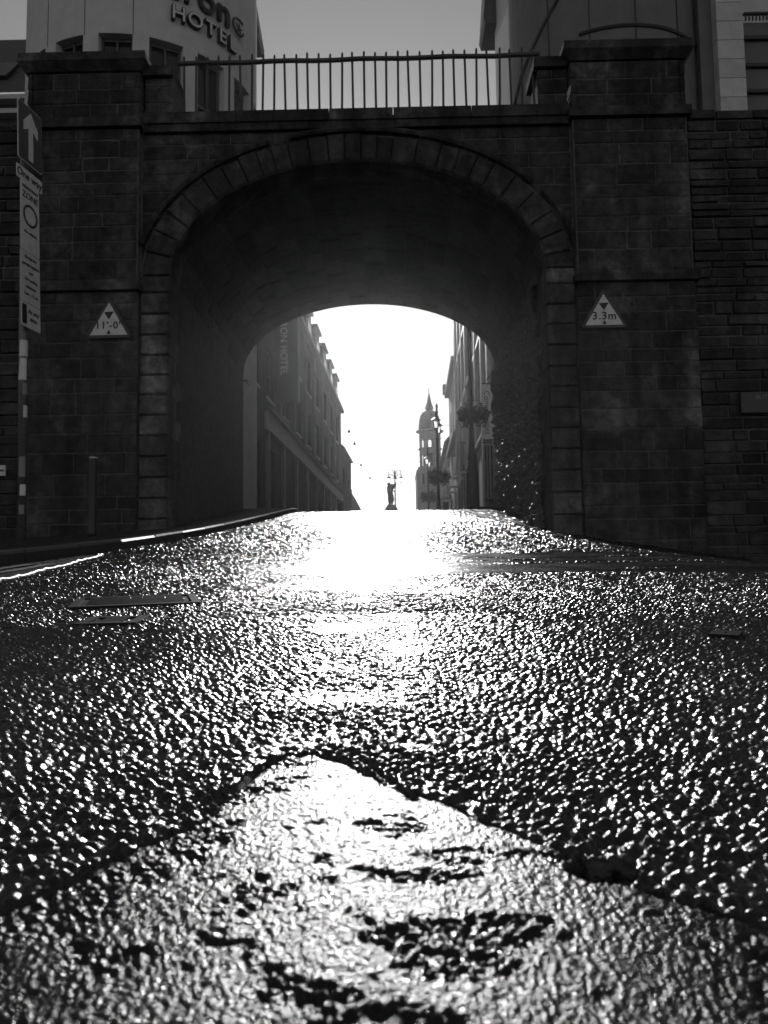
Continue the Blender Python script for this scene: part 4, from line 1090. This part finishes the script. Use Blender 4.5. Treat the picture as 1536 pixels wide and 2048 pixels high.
# --- domed corner tower at the far end
TY = 102.0; S_ = TY/FPX
tc = P(860, 900, TY); 
def tz(py): return P(860, py, TY).z
def tr(px): return px*S_
tw = thing('domed_tower_building', (tc.x, TY, 5), 'stone corner building with domed turret and spire closing the street', 'building')
NS = 8
def ring_wall(r, z0, z1, opens, m, name):
    mb = MB()
    for k in range(NS):
        a, b = 2*math.pi*(k-.5)/NS, 2*math.pi*(k+.5)/NS
        A = (tc.x+r*math.sin(a), TY-r*math.cos(a)); B = (tc.x+r*math.sin(b), TY-r*math.cos(b))
        Ux = ((B[0]-A[0]), (B[1]-A[1])); l = math.hypot(*Ux); Ux = (Ux[0]/l, Ux[1]/l); Nx = (Ux[1], -Ux[0])
        us = [0, l*.28, l*.72, l] if opens else [0, l]; th = .22
        q = lambda u, n, z: (A[0]+Ux[0]*u+Nx[0]*n, A[1]+Ux[1]*u+Nx[1]*n, z)
        if not opens: mb.quad(q(0, 0, z0), q(l, 0, z0), q(l, 0, z1), q(0, 0, z1)); continue
        oz0, oz1 = opens
        for n_ in (0, -th):
            mb.quad(q(0, n_, z0), q(us[1], n_, z0), q(us[1], n_, z1), q(0, n_, z1)); mb.quad(q(us[2], n_, z0), q(l, n_, z0), q(l, n_, z1), q(us[2], n_, z1))
            mb.quad(q(us[1], n_, z0), q(us[2], n_, z0), q(us[2], n_, oz0), q(us[1], n_, oz0))
            c = (us[1]+us[2])/2; hw = (us[2]-us[1])/2; arcp = [(c-hw*math.cos(math.pi*i/8), oz1-hw+hw*math.sin(math.pi*i/8)) for i in range(9)]
            for (ua, za), (ub, zb) in zip(arcp[:-1], arcp[1:]): mb.quad(q(ua, n_, za), q(ub, n_, zb), q(ub, n_, z1), q(ua, n_, z1))
        for u in (us[1], us[2]): mb.quad(q(u, 0, oz0), q(u, -th, oz0), q(u, -th, oz1-hw), q(u, 0, oz1-hw))
        for (ua, za), (ub, zb) in zip(arcp[:-1], arcp[1:]): mb.quad(q(ua, 0, za), q(ub, 0, zb), q(ub, -th, zb), q(ua, -th, za))
    return mb.build(name, m, tw)
r_t = tr(23)
ring_wall(r_t, tz(900), tz(866), (tz(897), tz(876)), 'ashlar', 'belfry')
ring_wall(r_t*1.0, tz(938), tz(900.5), (tz(934), tz(908)), 'ashlar', 'upper_stage')
ring_wall(r_t*1.06, tz(975), tz(938.5), (tz(970), tz(947)), 'ashlar', 'middle_stage')
ring_wall(r_t*1.08, 0, tz(975.5), (tz(1005), tz(984)), 'ashlar', 'lower_stage')
mb = MB()
for py, k, h in ((866, 1.22, 4), (900, 1.06, 2), (938, 1.12, 3), (975, 1.12, 2.5)):
    mb.lathe((tc.x, TY, tz(py)), [(r_t, -.02), (r_t*k, tr(h)*.4), (r_t*k, tr(h)), (r_t*.98, tr(h)+.03)], 16, .39)
mb.build('cornices', 'ashlar', tw)
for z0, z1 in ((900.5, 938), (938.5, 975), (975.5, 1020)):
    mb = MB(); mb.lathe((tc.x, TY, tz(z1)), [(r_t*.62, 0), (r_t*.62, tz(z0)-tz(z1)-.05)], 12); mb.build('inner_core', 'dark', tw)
mb = MB(); H = tz(822)-tz(862)
mb.lathe((tc.x, TY, tz(862)), [(r_t*.98, 0), (r_t*.97, H*.25), (r_t*.93, H*.5), (r_t*.82, H*.75), (r_t*.64, H*.92), (r_t*.38, H)], 16, .39)
dome = mb.build('dome', 'slate', tw)
H = tz(768)-tz(822)
mb = MB(); mb.lathe((tc.x, TY, tz(822)-.05), [(tr(7.5), 0), (tr(7.5), tr(5)), (tr(9.5), tr(6)), (tr(8.5), tr(8)), (tr(5), tr(18)), (tr(2.6), tr(30)), (tr(1.0), tr(39)), (tr(.6), tr(41)), (tr(1.7), tr(42.5)), (tr(.6), tr(44)), (tr(1.3), tr(46)), (tr(.35), tr(48)), (tr(.25), tr(56))], 12)
mb.build('spire', 'slate', tw)
# its street wing and left shoulder
mb = MB(); a, b = P(835, 1010, TY), P(846, 940, TY); mb.box(a.x, tc.x+tr(30), TY-.4, TY+8, 0, tz(944)); mb.build('wing_wall', 'ashlar', tw)
mb = MB(); mb.box(P(833, 944, TY).x, tc.x+tr(30), TY-.7, TY+8.2, tz(944)+.003, tz(940)); mb.build('wing_cornice', 'ashlar', tw)
for px in (846, 866):
    for y0, y1 in ((970, 947), (1008, 984)):
        c = P(px, y0, TY-.45); d = P(px+8, y1, TY-.45); mb = MB(); mb.box(c.x, d.x, TY-.46, TY-.405, c.z, d.z); mb.build('window', 'glass', tw)
        mb = MB(); mb.box(c.x-.1, d.x+.1, TY-.60, TY-.47, c.z-.15, c.z-.002); mb.build('sill', 'trim', tw)

# ------------------------------------------------------------------ street furniture
def leaves(c, rad, n, size, seed, flat=1.0, droop=0.0):
    rnd = random.Random(seed); mb = MB(); c = Vector(c)
    for k in range(n):
        d = Vector((rnd.gauss(0, 1), rnd.gauss(0, 1), rnd.gauss(0, 1)*flat)).normalized()*rad*rnd.random()**.4
        p = c+d+Vector((0, 0, -droop*rnd.random()**2)); s = size*rnd.uniform(.6, 1.4)
        a = Vector((rnd.gauss(0, 1), rnd.gauss(0, 1), rnd.gauss(0, 1)-.3)).normalized(); b = a.orthogonal().normalized()*.4
        b = Matrix.Rotation(rnd.uniform(0, 6.28), 3, a) @ b
        i = len(mb.v); cr = a.cross(b)*.25
        mb.v += [tuple(p), tuple(p+a*s*.5+b*s+cr*s), tuple(p+a*s), tuple(p+a*s*.5-b*s+cr*s)]; mb.f += [(i, i+1, i+2), (i, i+2, i+3)]
    return mb
def lantern(mb, gl, c, s):
    x, y, z = c
    mb.lathe(c, [(.03*s, .62*s), (.05*s, .50*s), (.26*s, .36*s), (.27*s, .32*s)], 8)
    for k in range(4):
        a = math.pi/4+k*math.pi/2
        mb.tube([(x+.22*s*math.cos(a), y+.22*s*math.sin(a), z+.33*s), (x+.13*s*math.cos(a), y+.13*s*math.sin(a), z-.1*s)], .018*s, 5)
    mb.lathe((x, y, z-.13*s), [(.08*s, -.05*s), (.14*s, 0), (.14*s, .03*s)], 8)
    gl.lathe((x, y, z-.095*s), [(.12*s, 0), (.2*s, .40*s)], 4, math.pi/4)
glass_l = bpy.data.materials.new('lantern_glass'); glass_l.use_nodes = True
_n = glass_l.node_tree.nodes; _n['Principled BSDF'].inputs['Base Color'].default_value = (.8, .8, .8, 1)
_n['Principled BSDF'].inputs['Transmission Weight'].default_value = .8; _n['Principled BSDF'].inputs['Roughness'].default_value = .15
M['lglass'] = glass_l
def lamp_post(px, Y, top_py, label, basket_py, blabel, basket_r, arms=2, base=1.0):
    foot = P(px, 1000, Y); zb = gz(0, Y)+.1; top = P(px, top_py, Y)
    x = foot.x; H = top.z-zb
    t = thing('lamp_post', (x, Y, zb), label, 'lamp post', 'lamp posts along the street')
    mb = MB(); mb.lathe((x, Y, zb), [(.20*base, 0), (.20*base, .25), (.16*base, .35), (.15*base, 1.1*base), (.10*base, 1.5*base), (.12*base, 1.55*base), (.09*base, 1.7*base), (.075, 2.2*base), (.07, H*.7), (.10, H*.7+.05), (.06, H*.7+.15), (.055, H-.6), (.09, H-.55), (.05, H-.4), (.07, H-.15), (.015, H)], 12)
    pole = mb.build('pole', 'iron', t, True)
    for k in range(arms):
        a = math.pi*2*k/arms+1.45; d = Vector((math.cos(a), math.sin(a), 0)); c = Vector((x, Y, zb+H-1.0))
        mb = MB(); mb.tube([c, c+d*.25+Vector((0, 0, .45)), c+d*.55+Vector((0, 0, .6)), c+d*.75+Vector((0, 0, .4)), c+d*.78+Vector((0, 0, .15))], .025, 6)
        arm = mb.build('arm', 'iron', t)
        mb = MB(); gl = MB(); lantern(mb, gl, tuple(c+d*.78+Vector((0, 0, -.45))), 1.0); ln = mb.build('lantern', 'iron', t); gl.build('lantern_glass', 'lglass', ln)
    if basket_py:
        c = P(px, basket_py, Y)
        for s in (-1, 1):
            cc = Vector((c.x+s*basket_r*.72, Y-.1, c.z)); mb = MB(); mb.lathe((cc.x, cc.y, cc.z-basket_r*.6), [(.05, 0), (basket_r*.5, .1), (basket_r*.72, basket_r*.5)], 12)
            side = 'left' if s < 0 else 'right'
            bt = thing('hanging_basket', (cc.x, cc.y, cc.z-basket_r*.6), blabel % side, 'hanging basket', 'hanging baskets on lamp posts')
            mb.build('bowl', 'iron', bt)
            leaves(cc+Vector((0, 0, .05)), basket_r*.85, 420, .13, int(px)+s, .7, basket_r*.9).build('foliage', 'leaf', bt)
            mb = MB(); mb.tube([(x, Y, cc.z+.5), (cc.x, cc.y, cc.z+.42), (cc.x, cc.y, cc.z)], .014, 5); mb.build('hanger', 'iron', bt)
    return t
lamp_post(946, 26.5, 470, 'nearest dark lamp post with thick base, right of the arch opening', 828, 'leafy hanging basket on the %s of the nearest lamp post', .34, 2, 1.35)
lamp_post(877, 42, 806, 'middle lamp post with twin lanterns in front of the domed tower', 952, 'leafy hanging basket on the %s of the middle lamp post', .40)
lamp_post(857, 62, 893, 'farthest small lamp post directly before the tower', 992, 'leafy hanging basket on the %s of the farthest lamp post', .42)
# triple lantern at the far square
def triple(px, Y):
    top = P(px, 937, Y); zb = gz(0, Y); x = P(px, 1000, Y).x; S = Y/FPX
    t = thing('square_lamp', (x, Y, zb), 'three-armed scrolled lamp standard beside the statue', 'lamp post')
    H = top.z-zb
    mb = MB(); mb.lathe((x, Y, zb), [(.3, 0), (.25, 1), (.10, 1.6), (.085, H*.6), (.085, H-1.0), (.14, H-.9), (.10, H-.5), (.06, H-.25), (.01, H)], 10); mb.build('pole', 'iron', t, True)
    for k, (dx, dy) in enumerate(((-12.5, 0), (12.5, 0), (1.5, -1))):
        if k < 2:
            s = -1 if k == 0 else 1; cc = Vector((x+s*7.5*S, Y, zb+H-8*S)); mb = MB()
            mb.tube([cc+Vector((math.cos(a)*5.0*S, 0, math.sin(a)*5.0*S)) for a in np.linspace(0, 2*math.pi, 22)], .035, 6)
            mb.tube([cc+Vector((math.cos(a)*(.4+a*.4)*S, 0, math.sin(a)*(.4+a*.4)*S)) for a in np.linspace(0, 7.5, 22)], .018, 5)
            mb.tube([(x, Y, zb+H-18*S), cc+Vector((-s*1.0*S, 0, -5*S))], .04, 5)
            mb.tube([cc+Vector((s*5.0*S, 0, 0)), cc+Vector((s*5.0*S, 0, -9*S))], .045, 6); mb.build('scroll_arm', 'iron', t)
            lx, ly = x+s*12.5*S, Y
        else: lx, ly = x+.8*S, Y-.9
        mb = MB(); gl = MB(); zl = zb+H-(26 if k < 2 else 29)*S
        if k == 2: mb.tube([(x, Y, zl+1.3), (lx, ly, zl+1.2), (lx, ly, zl+.7)], .03, 5)
        lantern(mb, gl, (lx, ly, zl), 1.2); ln = mb.build('lantern', 'iron', t); gl.build('lantern_glass', 'lglass', ln)
triple(790.5, 90.0)

# war memorial figure on its rough plinth
SY = 94.0; S = SY/FPX
def sp_(px, py, dy=0.0): v = P(px, py, SY); return Vector((v.x, SY+dy, v.z))
st = thing('statue', (P(782, 1015, SY).x, SY, gz(0, SY)), 'bronze figure holding a long rifle on a plinth at the end of the street', 'statue')
J = {'pel': (781, 991, 0, .22), 'ch': (779.5, 979, 0, .30), 'nk': (778.5, 971, 0, .16), 'hd': (777.5, 968, 0, .19), 'hd2': (777.3, 966.5, 0, .14),
     'ls': (776.5, 974, -.15, .16), 'le': (779, 981, -.5, .12), 'lh': (785, 981, -.55, .09),
     'rs': (784, 971, .1, .20), 're': (789, 969.5, .1, .17), 'rh': (793, 967.5, .05, .10), 'rc': (788, 975, .12, .16),
     'lk': (779, 1000, -.1, .16), 'la': (780, 1008, -.05, .12), 'lf': (778, 1009.5, -.2, .10), 'rk': (785.5, 997, .15, .17), 'ra': (783.5, 1006, .1, .13), 'rf': (786, 1008, .0, .10)}
E = [('pel', 'ch'), ('ch', 'nk'), ('nk', 'hd'), ('hd', 'hd2'), ('ch', 'ls'), ('ls', 'le'), ('le', 'lh'), ('ch', 'rs'), ('rs', 're'), ('re', 'rh'), ('re', 'rc'), ('pel', 'lk'), ('lk', 'la'), ('la', 'lf'), ('pel', 'rk'), ('rk', 'ra'), ('ra', 'rf')]
keys = list(J); base = P(782, 1015, SY)
orig = Vector((base.x, SY, base.z))
me = bpy.data.meshes.new('figure'); me.from_pydata([tuple(sp_(J[k][0], J[k][1], J[k][2])-orig) for k in keys], [(keys.index(a), keys.index(b)) for a, b in E], [])
me.materials.append(M['bronze'])
fig = place('figure', me, st, orig)
sk = fig.modifiers.new('skin', 'SKIN'); sk.use_smooth_shade = True
for k, d in zip(keys, me.skin_vertices[0].data): d.radius = (J[k][3]*1.6, J[k][3]*1.5); d.use_root = (k == 'pel')
ss = fig.modifiers.new('subd', 'SUBSURF'); ss.levels = 1; ss.render_levels = 1
mb = MB(); mb.tube([sp_(770, 961, -.5), sp_(774, 968, -.5), sp_(790, 986, -.6)], [.03, .05, .05], 6); mb.build('rifle', 'bronze', st)
mb = MB(); pz = sp_(782, 1009).z; bz = gz(0, SY)
rnd = random.Random(4); prof_ = [(1.7, 0), (1.6, (pz-bz)*.45), (1.5, (pz-bz)*.6), (1.0, (pz-bz)*.75), (.7, (pz-bz)*.9), (.42, pz-bz)]
mb.lathe((base.x+.05, SY, bz), prof_, 9); mb.v = [(v[0]+rnd.uniform(-.08, .08), v[1]+rnd.uniform(-.08, .08), v[2]+rnd.uniform(-.05, .05)) for v in mb.v]; mb.build('plinth', 'granite', st)

# banners and projecting signs on the right
def banner(px0, px1, py0, py1, Y, label, m='banner'):
    a, b = P(px0, py0, Y), P(px1, py1, Y)
    t = thing('banner', ((a.x+b.x)/2, Y, b.z), label, 'banner', 'banners on the right of the street')
    mb = MB(); n = 8
    for k in range(n):
        z0, z1 = b.z+(a.z-b.z)*k/n, b.z+(a.z-b.z)*(k+1)/n; d0, d1 = .02*math.sin(k*1.3), .02*math.sin((k+1)*1.3)
        mb.hexa([(a.x, Y+d0, z0), (b.x, Y-d0, z0), (b.x, Y-d0+.012, z0), (a.x, Y+d0+.012, z0), (a.x, Y+d1, z1), (b.x, Y-d1, z1), (b.x, Y-d1+.012, z1), (a.x, Y+d1+.012, z1)])
    mb.build('cloth', m, t)
    mb = MB(); xw = street(CR, Y)
    mb.tube([(a.x-.03, Y, a.z+.03), (max(xw, b.x)+.05, Y, a.z+.03)], .025, 6); mb.tube([(a.x-.03, Y, b.z-.03), (max(xw, b.x)+.05, Y, b.z-.03)], .025, 6); mb.build('arm', 'iron', t)
    return t, a, b
t, a, b = banner(965, 996, 769, 878, 27.7, 'pale banner lettered Communities at the right of the arch opening')
put_text('Communities', .30, ((a.x*.74+b.x*.26), 27.65, (a.z+b.z)/2-.02), (0, 0, -1), (1, 0, 0), 'black', t, shear=.15)
mb = MB(); c = Vector((b.x, 27.66, a.z*.62+b.z*.38)); pts = []
for k in range(13):
    u = k/12; pts.append((b.x-.24*math.sin(math.pi*u)**.6, 27.66, a.z-.35-1.1*u))
mb.poly(pts+[(b.x-.01, 27.66, pts[-1][2]), (b.x-.01, 27.66, pts[0][2])]); mb.build('printed_shape', 'dark', t)
banner(906, 918, 914, 948, 52, 'plain pale banner farther down the right of the street')
banner(919, 930, 886, 940, 44, 'plain grey banner behind the nearest lamp post', 'ashlar')
for k, (x0, x1, py, Y, lab) in enumerate(((917, 934, 944, 38, 'bracket sign nearest the lamp post base, right of street'), (905, 930, 957, 44, 'long bracket sign below the plain pale banner'), (897, 922, 974, 50, 'bracket sign midway down the right pavement'), (893, 914, 985, 56, 'low bracket sign farther down the right pavement'), (880, 906, 998, 62, 'lowest and farthest bracket sign on the right pavement'))):
    a, b = P(x0, py, Y), P(x1, py, Y); zb = gz(0, Y)+.1
    t = thing('bracket_sign', (b.x-.15, Y, zb), lab, 'sign', 'bracket signs along the right pavement')
    mb = MB(); mb.box(a.x, b.x, Y-.05, Y+.05, a.z-.06, a.z+.06); mb.build('crossbar', 'trim', t)
    mb = MB(); mb.tube([(b.x-.15, Y, zb), (b.x-.15, Y, a.z+.35)], .04, 6); mb.build('post', 'iron', t)
# railed entrance on the right
t = thing('entrance_screen', (P(980, 1000, 30).x, 30, 2), 'glazed entrance screen with upright bars under the Communities banner', 'screen')
for px in (966, 972, 978, 984, 990):
    a, b = P(px, 888, 30), P(px, 1015, 30); mb = MB(); mb.box(a.x, a.x+.05, 29.95, 30.03, 1.8, a.z); mb.build('bar', 'trim', t)
for py in (882, 889):
    a, b = P(965, py, 30), P(996, py, 30); mb = MB(); mb.box(a.x, b.x, 29.93, 29.948, a.z-.05, a.z+.04); mb.build('rail', 'trim', t)
a, b = P(965, 880, 30.06), P(997, 1015, 30.06); mb = MB(); mb.quad((a.x, 30.06, 1.8), (b.x, 30.06, 1.8), (b.x, 30.06, a.z), (a.x, 30.06, a.z)); mb.build('pane', 'glass', t)
# litter bins
for px, Y, lab in ((986, 24, 'dark round-topped litter bin on the right pavement past the gate'), (682, 50, 'dark round-topped litter bin at the foot of the left street front')):
    p = P(px, 1000, Y); zb = gz(0, Y)+.11
    hgt = P(px, 995 if Y < 30 else 1000, Y).z-zb
    t = thing('litter_bin', (p.x, Y, zb), lab, 'litter bin', 'litter bins in the street')
    mb = MB(); mb.lathe((p.x, Y, zb), [(.22, 0), (.24, .05), (.25, hgt*.72), (.20, hgt*.73), (.20, hgt*.82)], 14); mb.build('body', 'iron', t, True)
    mb = MB(); mb.lathe((p.x, Y, zb+hgt*.82), [(.26, 0), (.25, hgt*.08), (.17, hgt*.15), (.02, hgt*.18)], 14); mb.build('lid', 'iron', t, True)
# small leaning board
p = P(889, 1012, 56); zb = gz(0, 56)+.12
t = thing('pavement_board', (p.x, 56, zb), 'small dark leaning board on the far right pavement', 'board')
hb_ = max(.9, P(889, 1004, 56).z-zb)
mb = MB(); mb.hexa([(p.x-.3, 55.8, zb), (p.x+.2, 55.8, zb), (p.x+.2, 55.85, zb), (p.x-.3, 55.85, zb), (p.x-.1, 56.1, zb+hb_), (p.x+.35, 56.1, zb+hb_), (p.x+.35, 56.15, zb+hb_), (p.x-.1, 56.15, zb+hb_)]); mb.build('panel', 'dark', t)
mb = MB(); mb.tube([(p.x-.1, 56.5, zb), (p.x+.1, 56.13, zb+hb_*.95)], .02, 5); mb.build('strut', 'iron', t)

# wires over the street with small hanging lamps
wl_ = ((858, 62, 698), (883, 66, 709), (912, 70, None), (926, 74, 722), (941, 80, 697), (952, 84, 740))
for k, (py, Y, lx) in enumerate(wl_):
    a, b = P(684, py, Y), P(838, py-2, Y)
    a = Vector((street(CL, Y), Y, a.z)); b = Vector((street(CR, Y), Y, b.z))
    pts = [a.lerp(b, i/16)-Vector((0, 0, .25*(1-(2*i/16-1)**2)-.2)) for i in range(17)]
    mb = MB(); mb.tube(pts, .013, 4)
    o = tag(mb.build('street_wire', 'iron'), 'thin wire across the street, %s from the top' % ('first', 'second', 'third', 'fourth', 'fifth', 'lowest')[k], 'wire', 'wires strung over the street')
    if lx:
        p = P(lx, py+1, Y); mb = MB(); mb.lathe((p.x, Y, p.z-.28), [(.02, 0), (.10, .03), (.12, .14), (.04, .24), (.015, .4)], 8)
        tag(mb.build('wire_lamp', 'iron', None, True), 'tiny lamp hanging from the %s street wire' % ('first', 'second', 'third', 'fourth', 'fifth', 'lowest')[k], 'lamp', 'small lamps on the street wires')

# plants in the masonry
def fern(c, n, L_, seed, label, lean=(0, 0, 0)):
    rnd = random.Random(seed); t = thing('wall_fern', c, label, 'plant', 'ferns rooted in the gate'); c = Vector(c)
    for k in range(n):
        a = rnd.uniform(0, 6.28); d = Vector((math.cos(a), math.sin(a)*.8, rnd.uniform(.2, 1.2)))+Vector(lean); d.normalize()
        l = L_*rnd.uniform(.5, 1.1); mb = MB(); prev = c.copy(); side = d.cross(Vector((0, 0, 1))).normalized()
        pts = [c+d*(l*s)-Vector((0, 0, 1))*(l*.9*s*s) for s in (0, .25, .5, .75, 1)]
        mb.tube(pts, [.004, .0035, .003, .002, .001], 4)
        for i in range(14):
            s = .12+.86*i/14; p = c+d*(l*s)-Vector((0, 0, 1))*(l*.9*s*s); w_ = .085*l/.4*(1-s*.75)
            for g_ in (-1, 1):
                e = p+side*(g_*w_)+Vector((0, 0, -.4*w_)); j = len(mb.v); f_ = d*.012
                mb.v += [tuple(p-f_), tuple(e), tuple(p+f_)]; mb.f.append((j, j+1, j+2))
        mb.build('frond', 'leaf', t)
fern((XR-.03, 12.4, 4.15), 14, .50, 1, 'bushy fern at the top of the rubble wall inside the arch, right side', (-.9, 0, 0))
fern((XR-.03, 11.3, 4.05), 12, .45, 2, 'fern hanging near the front of the right passage wall', (-.9, -.2, 0))
fern((XR-.03, 14.2, 3.95), 10, .42, 3, 'fern hanging near the back of the right passage wall', (-.9, 0, 0))
fern((XL+.03, 15.2, 4.15), 6, .22, 4, 'small fern at the back edge of the left passage wall', (.9, 0, 0))
fern((P(908, 210, Y1+.1).x, Y1+.05, TOPZ+.03), 6, .14, 5, 'tiny weed growing on the parapet below the railing', (0, 0, .5))

# ------------------------------------------------------------------ the air
mb = MB(); mb.box(-760, 760, -760, 760, -4.0, 33.0)
hz = mb.build('haze', 'white'); hz.data.materials.clear()
hm = bpy.data.materials.new('haze_air'); hm.use_nodes = True; t = hm.node_tree; t.nodes.clear()
oo = t.nodes.new('ShaderNodeOutputMaterial'); pv = t.nodes.new('ShaderNodeVolumePrincipled')
pv.inputs['Color'].default_value = (.95, .95, .95, 1); pv.inputs['Density'].default_value = HAZE_DENS; pv.inputs['Anisotropy'].default_value = HAZE_G
t.links.new(pv.outputs[0], oo.inputs['Volume']); hz.data.materials.append(hm); tag(hz, 'thin bright haze filling the street air', kind='stuff')
